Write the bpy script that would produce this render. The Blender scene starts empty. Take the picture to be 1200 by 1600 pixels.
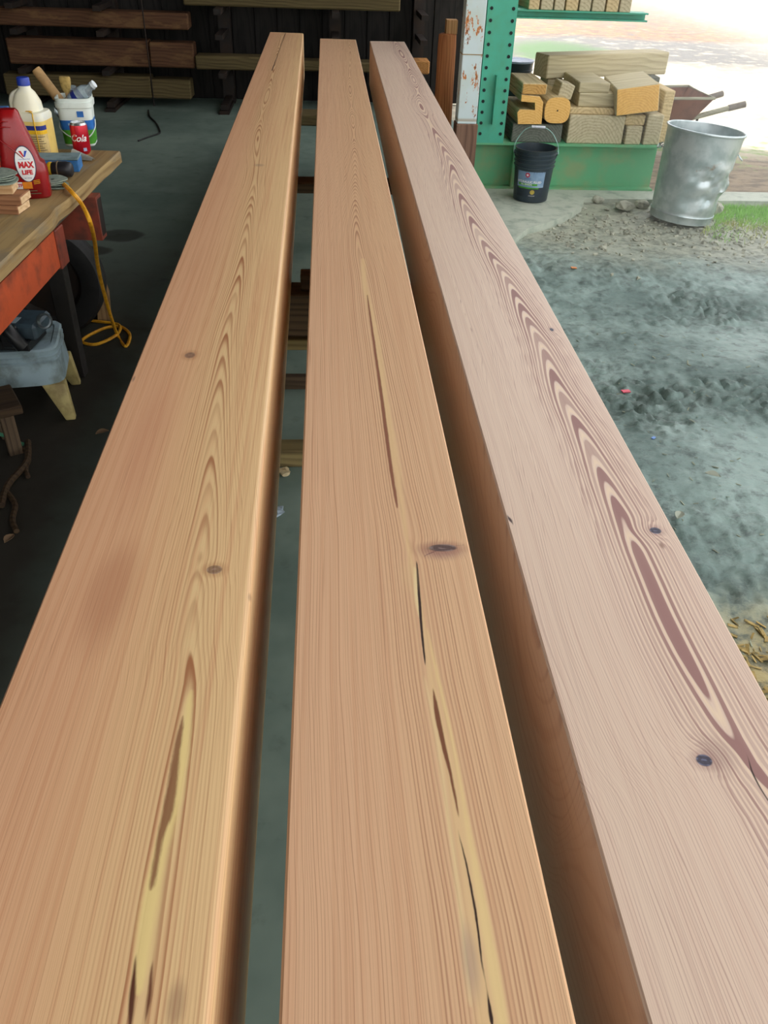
import bpy, bmesh, math, random
import numpy as np
from mathutils import Vector, Matrix, Euler, noise
random.seed(7)
SC = bpy.context.scene
COL = SC.collection
PI = math.pi
# ------------------------------------------------------------------ camera
EYE = 1.73; FPX = 1280.0
def _n(v): return v/np.linalg.norm(v)
def _cc(x, y): return _n(np.array([x-600.0, -(y-800.0), -FPX]))
_yn = 800.0+(FPX*FPX+(533.0-600.0)*(507.0-600.0))/940.0
_ey = _cc(507, -140); _ez = -_cc(533, _yn); _ex = np.cross(_ey, _ez)
CM = np.array([_ex, _ey, _ez])
cam = bpy.data.cameras.new('camera'); camo = bpy.data.objects.new('camera', cam); COL.objects.link(camo)
camo.matrix_world = Matrix(((*CM[0], 0), (*CM[1], 0), (*CM[2], EYE), (0, 0, 0, 1)))
cam.sensor_fit = 'VERTICAL'; cam.sensor_height = 36.0; cam.lens = 36.0*FPX/1600.0
cam.clip_start = 0.02; cam.clip_end = 300
SC.camera = camo
# surveying helpers: where a sight line meets a level plane / an upright plane of the place
def _ray(x, y): return CM@np.array([x-600.0, -(y-800.0), -FPX])
def at_z(x, y, z=0.0):
    d = _ray(x, y); t = (z-EYE)/d[2]; return Vector((d[0]*t, d[1]*t, z))
def at_y(x, y, Y):
    d = _ray(x, y); t = Y/d[1]; return Vector((d[0]*t, Y, EYE+d[2]*t))
# ------------------------------------------------------------------ sky, sun, exposure
SUN_DIR = Vector((-3.4, 2.5, 5.0)).normalized()
w = bpy.data.worlds.new('sky'); SC.world = w; w.use_nodes = True
nt = w.node_tree; nt.nodes.clear()
sky = nt.nodes.new('ShaderNodeTexSky'); sky.sky_type = 'NISHITA'; sky.sun_disc = False
sky.sun_elevation = math.asin(SUN_DIR.z); sky.sun_rotation = math.atan2(SUN_DIR.x, SUN_DIR.y)
sky.air_density = 1.0; sky.dust_density = 2.0; sky.ozone_density = 1.0
mixn = nt.nodes.new('ShaderNodeMix'); mixn.data_type = 'RGBA'; mixn.inputs[0].default_value = 0.6
mixn.inputs[7].default_value = (9.0, 8.6, 8.0, 1)     # thin bright cloud veil
bg = nt.nodes.new('ShaderNodeBackground'); bg.inputs[1].default_value = 0.14
wo = nt.nodes.new('ShaderNodeOutputWorld')
nt.links.new(sky.outputs[0], mixn.inputs[6]); nt.links.new(mixn.outputs[2], bg.inputs[0]); nt.links.new(bg.outputs[0], wo.inputs[0])
sl = bpy.data.lights.new('sun', 'SUN'); sl.energy = 3.0; sl.angle = 0.02; sl.color = (1, .93, .8)
so = bpy.data.objects.new('sun', sl); COL.objects.link(so); so.rotation_euler = SUN_DIR.to_track_quat('Z', 'Y').to_euler(); so.location = (-6, 6, 14)
SC.view_settings.view_transform = 'Standard'; SC.view_settings.look = 'None'
SC.view_settings.gamma = 1.0; SC.view_settings.use_curve_mapping = False
SC.view_settings.exposure = 1.34

# ------------------------------------------------------------------ node expressions
def lin(c):
    f = lambda v: v/12.92 if v <= .04045 else ((v+.055)/1.055)**2.4
    return tuple(f(v/255.0) for v in c)
class X:
    nt = None
    def __init__(s, sock): s.s = sock
    @staticmethod
    def op(o, *a, clamp=False):
        n = X.nt.nodes.new('ShaderNodeMath'); n.operation = o; n.use_clamp = clamp
        for i, v in enumerate(a):
            if isinstance(v, X): X.nt.links.new(v.s, n.inputs[i])
            else: n.inputs[i].default_value = float(v)
        return X(n.outputs[0])
    def __add__(a, b): return X.op('ADD', a, b)
    __radd__ = __add__
    def __sub__(a, b): return X.op('SUBTRACT', a, b)
    def __rsub__(a, b): return X.op('SUBTRACT', b, a)
    def __mul__(a, b): return X.op('MULTIPLY', a, b)
    __rmul__ = __mul__
    def __truediv__(a, b): return X.op('DIVIDE', a, b)
    def __neg__(a): return X.op('MULTIPLY', a, -1)
def sqrt(a): return X.op('SQRT', a)
def frac(a): return X.op('FRACT', a)
def xabs(a): return X.op('ABSOLUTE', a)
def xexp(a): return X.op('EXPONENT', a)
def xmax(a, b): return X.op('MAXIMUM', a, b)
def xmin(a, b): return X.op('MINIMUM', a, b)
def sstep(a, lo, hi, o0=0.0, o1=1.0):
    n = X.nt.nodes.new('ShaderNodeMapRange'); n.interpolation_type = 'SMOOTHSTEP'
    for i, v in enumerate((a, lo, hi, o0, o1)):
        if isinstance(v, X): X.nt.links.new(v.s, n.inputs[i])
        else: n.inputs[i].default_value = v
    return X(n.outputs[0])
def xyz(x, y, z):
    n = X.nt.nodes.new('ShaderNodeCombineXYZ')
    for i, v in enumerate((x, y, z)):
        if isinstance(v, X): X.nt.links.new(v.s, n.inputs[i])
        else: n.inputs[i].default_value = v
    return n.outputs[0]
def objco():
    t = X.nt.nodes.new('ShaderNodeTexCoord'); s = X.nt.nodes.new('ShaderNodeSeparateXYZ')
    X.nt.links.new(t.outputs['Object'], s.inputs[0]); return X(s.outputs[0]), X(s.outputs[1]), X(s.outputs[2])
def nz(vec, scale=1.0, detail=2.0, rough=.5):
    n = X.nt.nodes.new('ShaderNodeTexNoise'); n.inputs['Scale'].default_value = scale; n.inputs['Detail'].default_value = detail; n.inputs['Roughness'].default_value = rough
    X.nt.links.new(vec, n.inputs['Vector']); return X(n.outputs[0])
def curve(v, pts, lo, hi):
    """value along v through pts [(v, val)] (values within lo..hi)"""
    pts = sorted(pts); v0, v1 = pts[0][0], pts[-1][0]
    n = X.nt.nodes.new('ShaderNodeFloatCurve'); c = n.mapping.curves[0]
    P = [((a-v0)/(v1-v0), (b-lo)/(hi-lo)) for a, b in pts]
    c.points[0].location = P[0]; c.points[-1].location = P[-1]
    for p in P[1:-1]: c.points.new(*p)
    for p in c.points: p.handle_type = 'AUTO_CLAMPED'
    n.mapping.update()
    f = X.op('DIVIDE', v-v0, v1-v0, clamp=True)
    X.nt.links.new(f.s, n.inputs['Value']); return X(n.outputs[0])*(hi-lo)+lo
def cmix(f, a, b):
    n = X.nt.nodes.new('ShaderNodeMix'); n.data_type = 'RGBA'
    for i, v in ((0, f), (6, a), (7, b)):
        if isinstance(v, X): X.nt.links.new(v.s, n.inputs[i])
        elif hasattr(v, 'is_linked'): X.nt.links.new(v, n.inputs[i])
        else: n.inputs[i].default_value = v if i == 0 else (*v, 1)
    return n.outputs[2]
def newmat(name):
    m = bpy.data.materials.new(name); m.use_nodes = True
    X.nt = m.node_tree; b = m.node_tree.nodes['Principled BSDF']; return m, b
def bump(b, h, strength=.3, dist=.002):
    n = X.nt.nodes.new('ShaderNodeBump'); n.inputs['Strength'].default_value = strength; n.inputs['Distance'].default_value = dist
    X.nt.links.new(h.s, n.inputs['Height']); X.nt.links.new(n.outputs[0], b.inputs['Normal'])
def link_col(b, c): X.nt.links.new(c, b.inputs['Base Color'])
_cache = {}
def plain(name, rgb, rough=.5, metal=0.0, var=.12, scale=14.0, rgb2=None, bmp=0.0, spec=.5):
    """painted / plastic / metal surface with soft procedural mottling"""
    if name in _cache: return _cache[name]
    m, b = newmat(name); x, y, z = objco(); v = xyz(x, y, z)
    n = nz(v, scale, 4, .6); c = lin(rgb)
    c2 = lin(rgb2) if rgb2 else tuple(k*(1-3*var) for k in c)
    link_col(b, cmix(sstep(n, .42, .68), c, c2))
    b.inputs['Metallic'].default_value = metal; b.inputs['Specular IOR Level'].default_value = spec
    X.nt.links.new((n*.25+(rough-.12)).s, b.inputs['Roughness'])
    if bmp: bump(b, nz(v, scale*6, 3), bmp, .003)
    _cache[name] = m; return m
def timber(name, rgb, rgb2, axis=1, rings=60.0, rough=.75, spec=.25, wear=None):
    """sawn lumber: grain running along the local axis, ring lines across it"""
    if name in _cache: return _cache[name]
    m, b = newmat(name); co = list(objco()); a = co.pop(axis); u, v = co
    wv = nz(xyz(a*.9, u*3, v*3), 1.6, 2)
    d = sqrt((u+.04)*(u+.04)+(v+.09)*(v+.09)+.0004)
    s = frac(d*rings+wv*4+a*.5)
    ln = sstep(s, .3, .85)*sstep(s, .86, 1.0, 1, 0)
    st = nz(xyz(a*1.5, u*60, v*60), 1.0, 3, .6)
    f = X.op('ADD', ln*.55, sstep(st, .4, .7)*.5, clamp=True)
    col = cmix(f, lin(rgb), lin(rgb2))
    if wear:
        col = cmix(sstep(nz(xyz(a*2, u*6, v*6), 1.5, 4, .65), .5, .66), col, lin(wear))
    link_col(b, col); b.inputs['Roughness'].default_value = rough; b.inputs['Specular IOR Level'].default_value = spec
    bump(b, f, .25, .002)
    _cache[name] = m; return m
# ------------------------------------------------------------------ object helpers
def obj(name, bm_or_mesh, mat=None, parent=None, loc=None, rot=None, smooth=False):
    if isinstance(bm_or_mesh, bmesh.types.BMesh):
        me = bpy.data.meshes.new(name); bmesh.ops.recalc_face_normals(bm_or_mesh, faces=bm_or_mesh.faces); bm_or_mesh.to_mesh(me); bm_or_mesh.free()
    else: me = bm_or_mesh
    if mat is not None and not me.materials: me.materials.append(mat)
    if smooth:
        me.polygons.foreach_set('use_smooth', [True]*len(me.polygons)); me.set_sharp_from_angle(angle=.7)
    o = bpy.data.objects.new(name, me); COL.objects.link(o)
    if parent: o.parent = parent
    if loc is not None: o.location = loc
    if rot is not None: o.rotation_euler = rot
    return o
def tag(o, label, cat, group=None):
    o['label'] = label; o['category'] = cat
    if group: o['group'] = group
    return o
def thing(name, label, cat, loc=(0, 0, 0), rz=0.0, group=None, rot=None):
    o = bpy.data.objects.new(name, None); COL.objects.link(o); o.empty_display_size = .05
    o.location = loc; o.rotation_euler = rot if rot else (0, 0, rz)
    return tag(o, label, cat, group)
def struct(name, bm, mat, **k):
    o = obj(name, bm, mat, **k)
    if not k.get('parent'): o['kind'] = 'structure'
    return o
def BM(): return bmesh.new()
def add_box(bm, x0, x1, y0, y1, z0, z1, M=None, bev=0.0):
    vs = [Vector((x, y, z)) for x in (x0, x1) for y in (y0, y1) for z in (z0, z1)]
    if M: vs = [M@v for v in vs]
    return add_hexa(bm, vs, bev)
def add_hexa(bm, vs, bev=0.0, segs=1):
    v = [bm.verts.new(p) for p in vs]
    fs = [bm.faces.new([v[i] for i in f]) for f in ((0, 1, 3, 2), (4, 6, 7, 5), (0, 4, 5, 1), (2, 3, 7, 6), (0, 2, 6, 4), (1, 5, 7, 3))]
    bmesh.ops.recalc_face_normals(bm, faces=fs)
    if bev:
        es = list({e for f in fs for e in f.edges})
        bmesh.ops.bevel(bm, geom=es, offset=bev, segments=segs, affect='EDGES', profile=.5)
def box(x0, x1, y0, y1, z0, z1, M=None, bev=0.0):
    bm = BM(); add_box(bm, x0, x1, y0, y1, z0, z1, M, bev); return bm
def cbox(sx, sy, sz, bev=0.0):
    """box standing on its local origin"""
    return box(-sx/2, sx/2, -sy/2, sy/2, 0, sz, None, bev)
def add_lathe(bm, prof, seg=32, a0=0.0, a1=2*PI, n=2.0, sx=1.0, sy=1.0, M=None, fn=None, caps=False):
    full = abs(a1-a0-2*PI) < 1e-6; cnt = seg if full else seg+1; rings = []
    for r, z in prof:
        ring = []
        for i in range(cnt):
            a = a0+(a1-a0)*i/seg; c, s = math.cos(a), math.sin(a)
            k = 1.0 if n == 2.0 else 1.0/((abs(c)**n+abs(s)**n)**(1.0/n))
            p = Vector((r*c*k*sx, r*s*k*sy, z))
            if fn: p = fn(p)
            if M: p = M@p
            ring.append(bm.verts.new(p))
        rings.append(ring)
    for A, B in zip(rings, rings[1:]):
        for i in range(cnt if full else cnt-1):
            j = (i+1) % cnt; bm.faces.new((A[i], A[j], B[j], B[i]))
    if full:
        for ring, (r, z) in ((rings[0], prof[0]), (rings[-1], prof[-1])):
            if r > 1e-5 and caps: bm.faces.new(ring)
        bmesh.ops.remove_doubles(bm, verts=[v for R in (rings[0], rings[-1]) for v in R], dist=1e-5)
    return bm
def lathe(prof, **k): return add_lathe(BM(), prof, **k)
def loft(secs, seg=36, M=None, caps=True):
    """secs: (z, cx, cy, hx, hy, n) superellipse sections"""
    bm = BM(); rings = []
    for z, cx, cy, hx, hy, n in secs:
        ring = []
        for i in range(seg):
            a = 2*PI*i/seg; c, s = math.cos(a), math.sin(a); k = 1.0/((abs(c)**n+abs(s)**n)**(1.0/n))
            ring.append(bm.verts.new((cx+hx*c*k, cy+hy*s*k, z)))
        rings.append(ring)
    for A, B in zip(rings, rings[1:]):
        for i in range(seg): bm.faces.new((A[i], A[(i+1) % seg], B[(i+1) % seg], B[i]))
    if caps: bm.faces.new(rings[0]); bm.faces.new(rings[-1])
    return bm
def smooth_path(P, sub=6):
    P = [Vector(p) for p in P]; out = []
    for i in range(len(P)-1):
        p0, p1, p2, p3 = P[max(i-1, 0)], P[i], P[i+1], P[min(i+2, len(P)-1)]
        for k in range(sub):
            t = k/sub; out.append(.5*((2*p1)+(p2-p0)*t+(2*p0-5*p1+4*p2-p3)*t*t+(3*p1-p0-3*p2+p3)*t**3))
    out.append(P[-1]); return out
def add_tube(bm, P, r, seg=8, taper=None):
    P = [Vector(p) for p in P]; prev = None; rings = []; up = Vector((0, 0, 1))
    for i, p in enumerate(P):
        d = (P[min(i+1, len(P)-1)]-P[max(i-1, 0)]).normalized()
        if prev is None: u = d.cross(up if abs(d.z) < .9 else Vector((1, 0, 0))).normalized()
        else: u = (prev-d*prev.dot(d)).normalized()
        prev = u; v = d.cross(u); rr = r*(taper[i] if taper else 1)
        rings.append([bm.verts.new(p+(u*math.cos(2*PI*k/seg)+v*math.sin(2*PI*k/seg))*rr) for k in range(seg)])
    for A, B in zip(rings, rings[1:]):
        for k in range(seg): bm.faces.new((A[k], A[(k+1) % seg], B[(k+1) % seg], B[k]))
    bm.faces.new(rings[0]); bm.faces.new(rings[-1]); return bm
def tube(P, r, seg=8, taper=None): return add_tube(BM(), P, r, seg, taper)
def prism(outline, y0, y1):
    """outline in (x, z), extruded along y"""
    bm = BM(); A = [bm.verts.new((x, y0, z)) for x, z in outline]; B = [bm.verts.new((x, y1, z)) for x, z in outline]
    n = len(A); bm.faces.new(A); bm.faces.new(B[::-1])
    for i in range(n): bm.faces.new((A[i], B[i], B[(i+1) % n], A[(i+1) % n]))
    return bm
def text_mesh(s, size, mapf, shear=0.0, bold=0.0):
    """flat print: letter outlines carried onto a surface by mapf(x, z) -> point"""
    cu = bpy.data.curves.new('lettering', 'FONT'); cu.body = s; cu.size = size; cu.align_x = 'CENTER'; cu.align_y = 'CENTER'; cu.shear = shear; cu.offset = bold; cu.resolution_u = 3
    o = bpy.data.objects.new('lettering', cu); COL.objects.link(o)
    dg = bpy.context.evaluated_depsgraph_get(); me = bpy.data.meshes.new_from_object(o.evaluated_get(dg))
    bpy.data.objects.remove(o)
    bm = BM(); bm.from_mesh(me); bmesh.ops.triangulate(bm, faces=bm.faces)
    for v in bm.verts: v.co = mapf(v.co.x, v.co.y)
    me2 = bpy.data.meshes.new('lettering'); bm.to_mesh(me2); bm.free(); bpy.data.curves.remove(cu); return me2
def rough_up(bm, amp, freq, seed=0.0):
    for v in bm.verts:
        v.co += noise.noise_vector(v.co*freq+Vector((seed, seed*2, -seed)))*amp
    return bm

# ================================================================== STRUCTURE
def concrete_mat():
    m, b = newmat('concrete'); x, y, z = objco(); v = xyz(x, y, z)
    n1 = nz(v, .9, 5, .65); n2 = nz(v, 9, 5, .6)
    c = cmix(sstep(n1, .35, .65), lin((134, 152, 140)), lin((102, 122, 113)))
    c = cmix(sstep(n2, .58, .75)*.35, c, lin((70, 80, 74)))
    c = cmix(sstep(x, .95, 1.35)*sstep(y, 6.75, 7.0, 1, 0)*.85, c, cmix(sstep(n2, .45, .7), lin((186, 192, 176)), lin((150, 160, 146))))
    st = None
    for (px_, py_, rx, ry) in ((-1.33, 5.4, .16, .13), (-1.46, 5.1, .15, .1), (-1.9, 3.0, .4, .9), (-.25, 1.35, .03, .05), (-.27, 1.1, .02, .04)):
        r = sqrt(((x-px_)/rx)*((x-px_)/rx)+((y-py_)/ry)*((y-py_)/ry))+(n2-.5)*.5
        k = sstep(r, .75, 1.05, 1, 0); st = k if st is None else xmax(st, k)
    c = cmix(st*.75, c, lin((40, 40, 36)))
    # shade over the left side of the slab, painted in as dark brown
    left_shade = sstep(x+(n1-.5)*.5, -1.05, -.6, 1, 0)*sstep(y+(n1-.5)*2, 3.4, 6.5, 1, .15)
    c = cmix(left_shade*.96, c, lin((44, 37, 29)))
    link_col(b, c); X.nt.links.new((n2*.3+.5+left_shade*.25).s, b.inputs['Roughness']); b.inputs['Specular IOR Level'].default_value = .3; bump(b, n2, .2, .004); return m
slab_edge = [(-4, 1.12), (2, 1.14), (4, 1.1), (5.0, 1.15), (5.4, 1.24), (5.66, 1.38), (5.84, 1.6), (6.0, 1.76), (6.2, 1.9), (6.42, 1.98), (6.42, 9.0), (6.68, 9.0), (6.68, 1.35), (10.3, 1.3)]
verts = []; faces = []
for y, xr in slab_edge: verts += [(-4.6, y, 0), (xr, y, 0), (-4.6, y, -.14), (xr, y, -.14)]
for k in range(len(slab_edge)-1):
    a, b = 4*k, 4*k+4
    if slab_edge[k][0] != slab_edge[k+1][0]: faces += [(a, a+1, b+1, b), (a+2, b+2, b+3, a+3)]
    faces.append((a+1, a+3, b+3, b+1))
bm = bpy.data.meshes.new('floor'); bm.from_pydata(verts, [], faces)
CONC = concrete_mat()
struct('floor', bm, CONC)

def mud_mat():
    m, b = newmat('wet_mud'); x, y, z = objco(); v = xyz(x, y, z)
    n1 = nz(v, 1.4, 5, .65); n2 = nz(v, 14, 6, .7); n3 = nz(xyz(x*30, y*90, z*30), 1, 4, .7)
    c = cmix(sstep(n1, .38, .62), lin((126, 150, 142)), lin((90, 112, 106)))
    c = cmix(sstep(n2, .48, .7)*.8, c, lin((56, 70, 66)))
    c = cmix(sstep(n3, .58, .74)*.5, c, lin((150, 160, 146)))
    an = X.nt.nodes.new('ShaderNodeAttribute'); an.attribute_name = 'churned'; ch = X(an.outputs['Fac'])
    c = cmix(ch*.6*sstep(n2, .35, .6, .2, 1), c, lin((70, 86, 78)))
    # drier gravelly band by the rack and the can, leafy litter towards the viewer
    c = cmix(sstep(y+(n1-.5)*1.2+x*.12, 4.9, 5.9), c, cmix(sstep(n2, .4, .65), lin((164, 168, 150)), lin((118, 124, 110))))
    c = cmix(sstep(y+(n1-.5)*.7, 1.55, 2.1, 1, 0), c, cmix(sstep(n2, .4, .62), lin((168, 152, 98)), lin((80, 78, 50))))
    link_col(b, c)
    X.nt.links.new((sstep(n1, .35, .6)*.3+n2*.3+.2).s, b.inputs['Roughness']); b.inputs['Specular IOR Level'].default_value = .5
    bump(b, n2*.6+n3*.6, .6, .012); return m
def mud_clod(x, y):
    """where wheels have churned the mud up"""
    n = noise.noise
    c = n(Vector((x*.8+y*.25, y*1.7, 22.0)))+.5*n(Vector((x*2.6, y*3.8, 2.0)))+.25*n(Vector((x*7, y*9, 6.0)))
    return max(0.0, min(1.0, c*1.2+.3))*max(0.0, min(1.0, (5.6-y)/.7))
def mud_h(x, y):
    n = noise.noise
    h = .035*n(Vector((x*.7, y*.9, 3.1)))
    rut = math.sin((y*1.0+x*.42)*4.6+1.4*n(Vector((x*.6, y*.6, 9.0))))          # tyre ruts running across
    h += .018*rut
    clod = mud_clod(x, y)
    if clod > .01:
        for f, a in ((6, .035), (13, .055), (25, .035)):
            h += a*.75*clod*(abs(n(Vector((x*f, y*f*1.2, 7.0+f))))-.12)
    h += .006*n(Vector((x*16, y*24, 1.0)))+.004*n(Vector((x*40, y*60, 5.0)))
    e = max(0.0, min(1.0, (y-5.0)/1.0)); h = h*(1-.75*e)
    return h-.035
xs = np.concatenate([np.linspace(1.0, 3.8, 250), np.linspace(3.85, 5.4, 20)]); ys = np.concatenate([np.linspace(-2.0, .6, 20)[:-1], np.linspace(.6, 6.5, 430)])
# denser near the viewer's side
verts = []; faces = []
for j, y in enumerate(ys):
    for i, x in enumerate(xs): verts.append((x, y, mud_h(x, y)))
W_ = len(xs)
for j in range(len(ys)-1):
    for i in range(W_-1): faces.append((j*W_+i, j*W_+i+1, (j+1)*W_+i+1, (j+1)*W_+i))
me = bpy.data.meshes.new('ground'); me.from_pydata(verts, [], faces)
at_ = me.attributes.new('churned', 'FLOAT', 'POINT'); at_.data.foreach_set('value', [mud_clod(v[0], v[1]) for v in verts])
MUD = mud_mat(); o = struct('ground', me, MUD, smooth=True)

def yard_mat():
    m, b = newmat('yard_ground'); x, y, z = objco(); v = xyz(x, y, z)
    n1 = nz(v, .35, 5, .6); n2 = nz(v, 3.5, 6, .7); n3 = nz(xyz(x*4, y*10, z), 1, 5, .7)
    c = cmix(sstep(n2, .4, .65), lin((214, 205, 180)), lin((170, 166, 146)))
    c = cmix(sstep(n2, .3, .5)*sstep(y+(n1-.5)*3, 13.2, 14.6)*sstep(x+(n2-.5)*2, 6.6, 9.0, 1, 0), c, lin((96, 96, 94)))
    c = cmix(sstep(n3, .36, .5)*sstep(y+(n1-.5)*3, 16.6, 17.6)*sstep(x+(n2-.5)*3, 7.0, 10.0, 1, 0), c, cmix(sstep(n2, .4, .62), lin((186, 118, 34)), lin((112, 72, 32))))                                         # leaf litter under the trees
    c = cmix(sstep(sqrt((x-3.9)*(x-3.9)+(y-14.9)*(y-14.9)*.3)+(n2-.5)*1.0, .6, 1.1, 1, 0), c, lin((52, 104, 34)))
    c = cmix(sstep(y+(n2-.5)*1.2, 7.7, 8.4, 1, 0), c, cmix(sstep(n3, .42, .6), lin((148, 132, 108)), lin((108, 96, 78))))       # bare dirt behind the curb
    c = cmix(sstep(n2, .5, .62)*sstep(y, 7.2, 7.8)*sstep(y, 8.2, 9.4, 1, 0), c, lin((136, 156, 96)))
    link_col(b, c); b.inputs['Roughness'].default_value = .9; bump(b, n2+n3, .4, .03); return m
bm = BM(); gx = [-40, -20, -8, 0, 1.3, 3, 5, 8, 12, 20, 40]; gy = [-30, -10, 0, 4, 6.6, 8, 10, 13, 17, 24, 40, 70]
verts = [(x, y, -.08 if (y <= 6.6 or x < 1.3) else -.02) for y in gy for x in gx]; n_ = len(gx)
faces = [(j*n_+i, j*n_+i+1, (j+1)*n_+i+1, (j+1)*n_+i) for j in range(len(gy)-1) for i in range(n_-1)]
bm.free(); bm = bpy.data.meshes.new('ground_yard'); bm.from_pydata(verts, [], faces)
struct('ground_yard', bm, yard_mat())

DARKW = timber('dark_wall_boards', (40, 37, 34), (24, 22, 21), axis=2, rings=20)
def board_wall(name, x0, x1, y0, y1, z1, along):
    """a plank wall: backing sheet and upright boards, each its own piece"""
    w_ = struct(name, box(x0, x1, y0, y1, 0, z1), DARKW)
    pb = None; W = .24; L = (x1-x0) if along == 'x' else (y1-y0); k = int(L/W)
    me = None
    for i in range(k):
        if me is None:
            o_ = obj('board', box(-W*.48, W*.48, -.02, 0, 0, z1, None, .004), DARKW, w_); me = o_.data
        else: o_ = obj('board', me, None, w_)
        if along == 'x': o_.location = (x0+(i+.5)*W, y0-.002, .005*(i % 3))
        else: o_.location = (x1+.002, y0+(i+.5)*W, .005*(i % 3)); o_.rotation_euler = (0, 0, PI/2)
    return w_
board_wall('wall_back', -4.6, 1.5, 10.2, 10.3, 4.6, 'x')
struct('wall_left', box(-4.7, -4.6, -4, 10.3, 0, 4.6), DARKW)
struct('ceiling', box(-4.9, 1.5, -4.2, 10.5, 4.6, 4.72), plain('roof_underside', (66, 56, 48), .7))

# ================================================================== THE THREE PLANED BEAMS
BT = .93
def beam_mat(name, org, spec):
    m, b = newmat(name); x, y, z = objco()
    loc = lambda px_, py_: at_z(px_, py_, BT)-Vector(org)
    V0, V1 = -1.0, 8.2
    zz = xmin(z, 0.0)
    # a slow meander of the fibres
    w1 = nz(xyz(x*2.2, y*.55, z*2.2), 1.0, 2); w2 = nz(xyz(x*14, y*2.2, z*14), 1.0, 2)
    cp = sorted((loc(*p).y, loc(*p).x) for p in spec['heart'])
    cp = [(V0, cp[0][1])]+cp+[(V1, cp[-1][1])]
    c = curve(y, cp, -.2, .2)
    xe = x-c+(w1-.5)*spec.get('wander', .012)
    ph_k = None; knot_mask = None; knot_rings = None; halo = None
    for (kx, ky, rx, ry, A, sp) in spec['knots']:
        q = loc(kx, ky); dx = (x-q.x)/rx; dy = (y-q.y)/ry
        r2 = dx*dx+dy*dy; e = xexp(r2*(-1.0/(sp*sp)))*A
        ph_k = e if ph_k is None else ph_k+e
        r = sqrt(r2)+(w2-.5)*.5; k = sstep(r, .8, 1.05, 1, 0); knot_mask = k if knot_mask is None else xmax(knot_mask, k)
        h = sstep(r, .9, 2.2, 1, 0); halo = h if halo is None else xmax(halo, h)
        rr = X.op('SINE', r*9.0); knot_rings = rr if knot_rings is None else xmin(knot_rings, rr)
    e_ = spec.get('eps', .008)
    d = sqrt(xe*xe+zz*zz*.25+e_*e_)
    vary = nz(xyz(d*34, y*.25, 3.3), 1.0, 3, .6)
    g = curve(y, [(V0+(V1-V0)*t, v) for t, v in spec['g']], 0, 100)
    phi = d*d/(d+spec['k2'])*spec['k1']+g+(w2-.5)*spec.get('wob', 1.0)+(w1-.5)*spec.get('wob1', 3.0)+(vary-.5)*spec.get('vary', 7.0)*sstep(d, .012, .06)
    if ph_k is not None: phi = phi+ph_k
    s = frac(phi)
    late = sstep(s, *spec['prof'][:2])*sstep(s, *spec['prof'][2:], 1, 0)
    thin = sstep(s, .62, .84)*sstep(s, .88, 1.0, 1, 0); far_ = sstep(d, .03, .08); late = late*(1-far_)+thin*far_
    amt = xexp(d*(-1.0/spec['fall']))*(spec['c_mid']-spec['c_out'])+spec['c_out']
    ringv = nz(xyz(X.op('FLOOR', phi)*3.71, y*.35, 8.8), 1.0, 1)
    amt = amt*sstep(ringv, .32, .62, .35, 1.15)*sstep(zz, -.03, -.004, .3, 1)
    fine = nz(xyz(x*420, y*2.0, z*420), 1.0, 2, .6); fine2 = nz(xyz(x*110, y*.8, z*110), 1.0, 3, .6)
    # broad colour of the timber, side to side and in long soft streaks
    base = cmix(sstep(x+(w1-.5)*.1, -.12, .13), spec['left'], spec['right'])
    base = cmix(xexp(d*(-1.0/.03))*spec.get('heartpale', .0), base, spec['pale'])
    base = cmix(sstep(fine2, .45, .68)*spec.get('streak', .45), base, spec['blush'])
    base = cmix(sstep(fine, .5, .72)*.25, base, spec['late'])
    col = cmix(late*amt, base, spec['late'])
    # pale thin earlywood lips round the heart figure
    lip = sstep(s, .0, .12)*sstep(s, .12, .36, 1, 0)*xexp(d*(-1.0/.05))*spec.get('lip', .5)
    col = cmix(lip, col, spec['pale'])
    for st in spec['streaks']:
        pts = sorted((loc(px_, py_).y, loc(px_, py_).x, wd) for px_, py_, wd in st['pts'])
        pc = curve(y, [(a, b_) for a, b_, _ in pts], -.2, .2)
        wc = curve(y, [(pts[0][0]-.01, 0.0)]+[(a, w_) for a, _, w_ in pts]+[(pts[-1][0]+.01, 0.0)], 0, .05)
        rag = nz(xyz(x*60, y*st.get('rf', 14), 0.0), 1.0, 4, .7)
        k = sstep(xabs(x-pc+(rag-.5)*st.get('rag', .004))-wc, -st.get('soft', .002), st.get('soft', .002)*.6, 1, 0)*sstep(wc, .0002, .0012)*sstep(zz, -.02, -.004)
        if st.get('broken'): k = k*sstep(nz(xyz(x*20, y*9, 0.0), 1.0, 3, .7), st['broken'], st['broken']+.12)
        col = cmix(k*st.get('a', 1.0), col, st['col'])
    for (bx, by, rx, ry, a, cc_) in spec['blots']:
        q = loc(bx, by); r = sqrt(((x-q.x)/rx)*((x-q.x)/rx)+((y-q.y)/ry)*((y-q.y)/ry))
        col = cmix(sstep(r+(w2-.5)*.6, .2, 1.0, 1, 0)*a, col, cc_)
    if knot_mask is not None:
        top = sstep(zz, -.03, -.004)
        col = cmix(halo*top*.35, col, spec['late'])
        kc = cmix(sstep(knot_rings, -.5, .6), spec.get('kd', lin((78, 60, 58))), spec.get('kl', lin((128, 110, 106))))
        col = cmix(knot_mask*top*spec.get('ka', .9), col, kc)
    link_col(b, col)
    X.nt.links.new((late*.1+fine*.15+.36).s, b.inputs['Roughness']); b.inputs['Specular IOR Level'].default_value = .35
    bump(b, late*amt+fine*.3, .12, .001); return m
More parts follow.
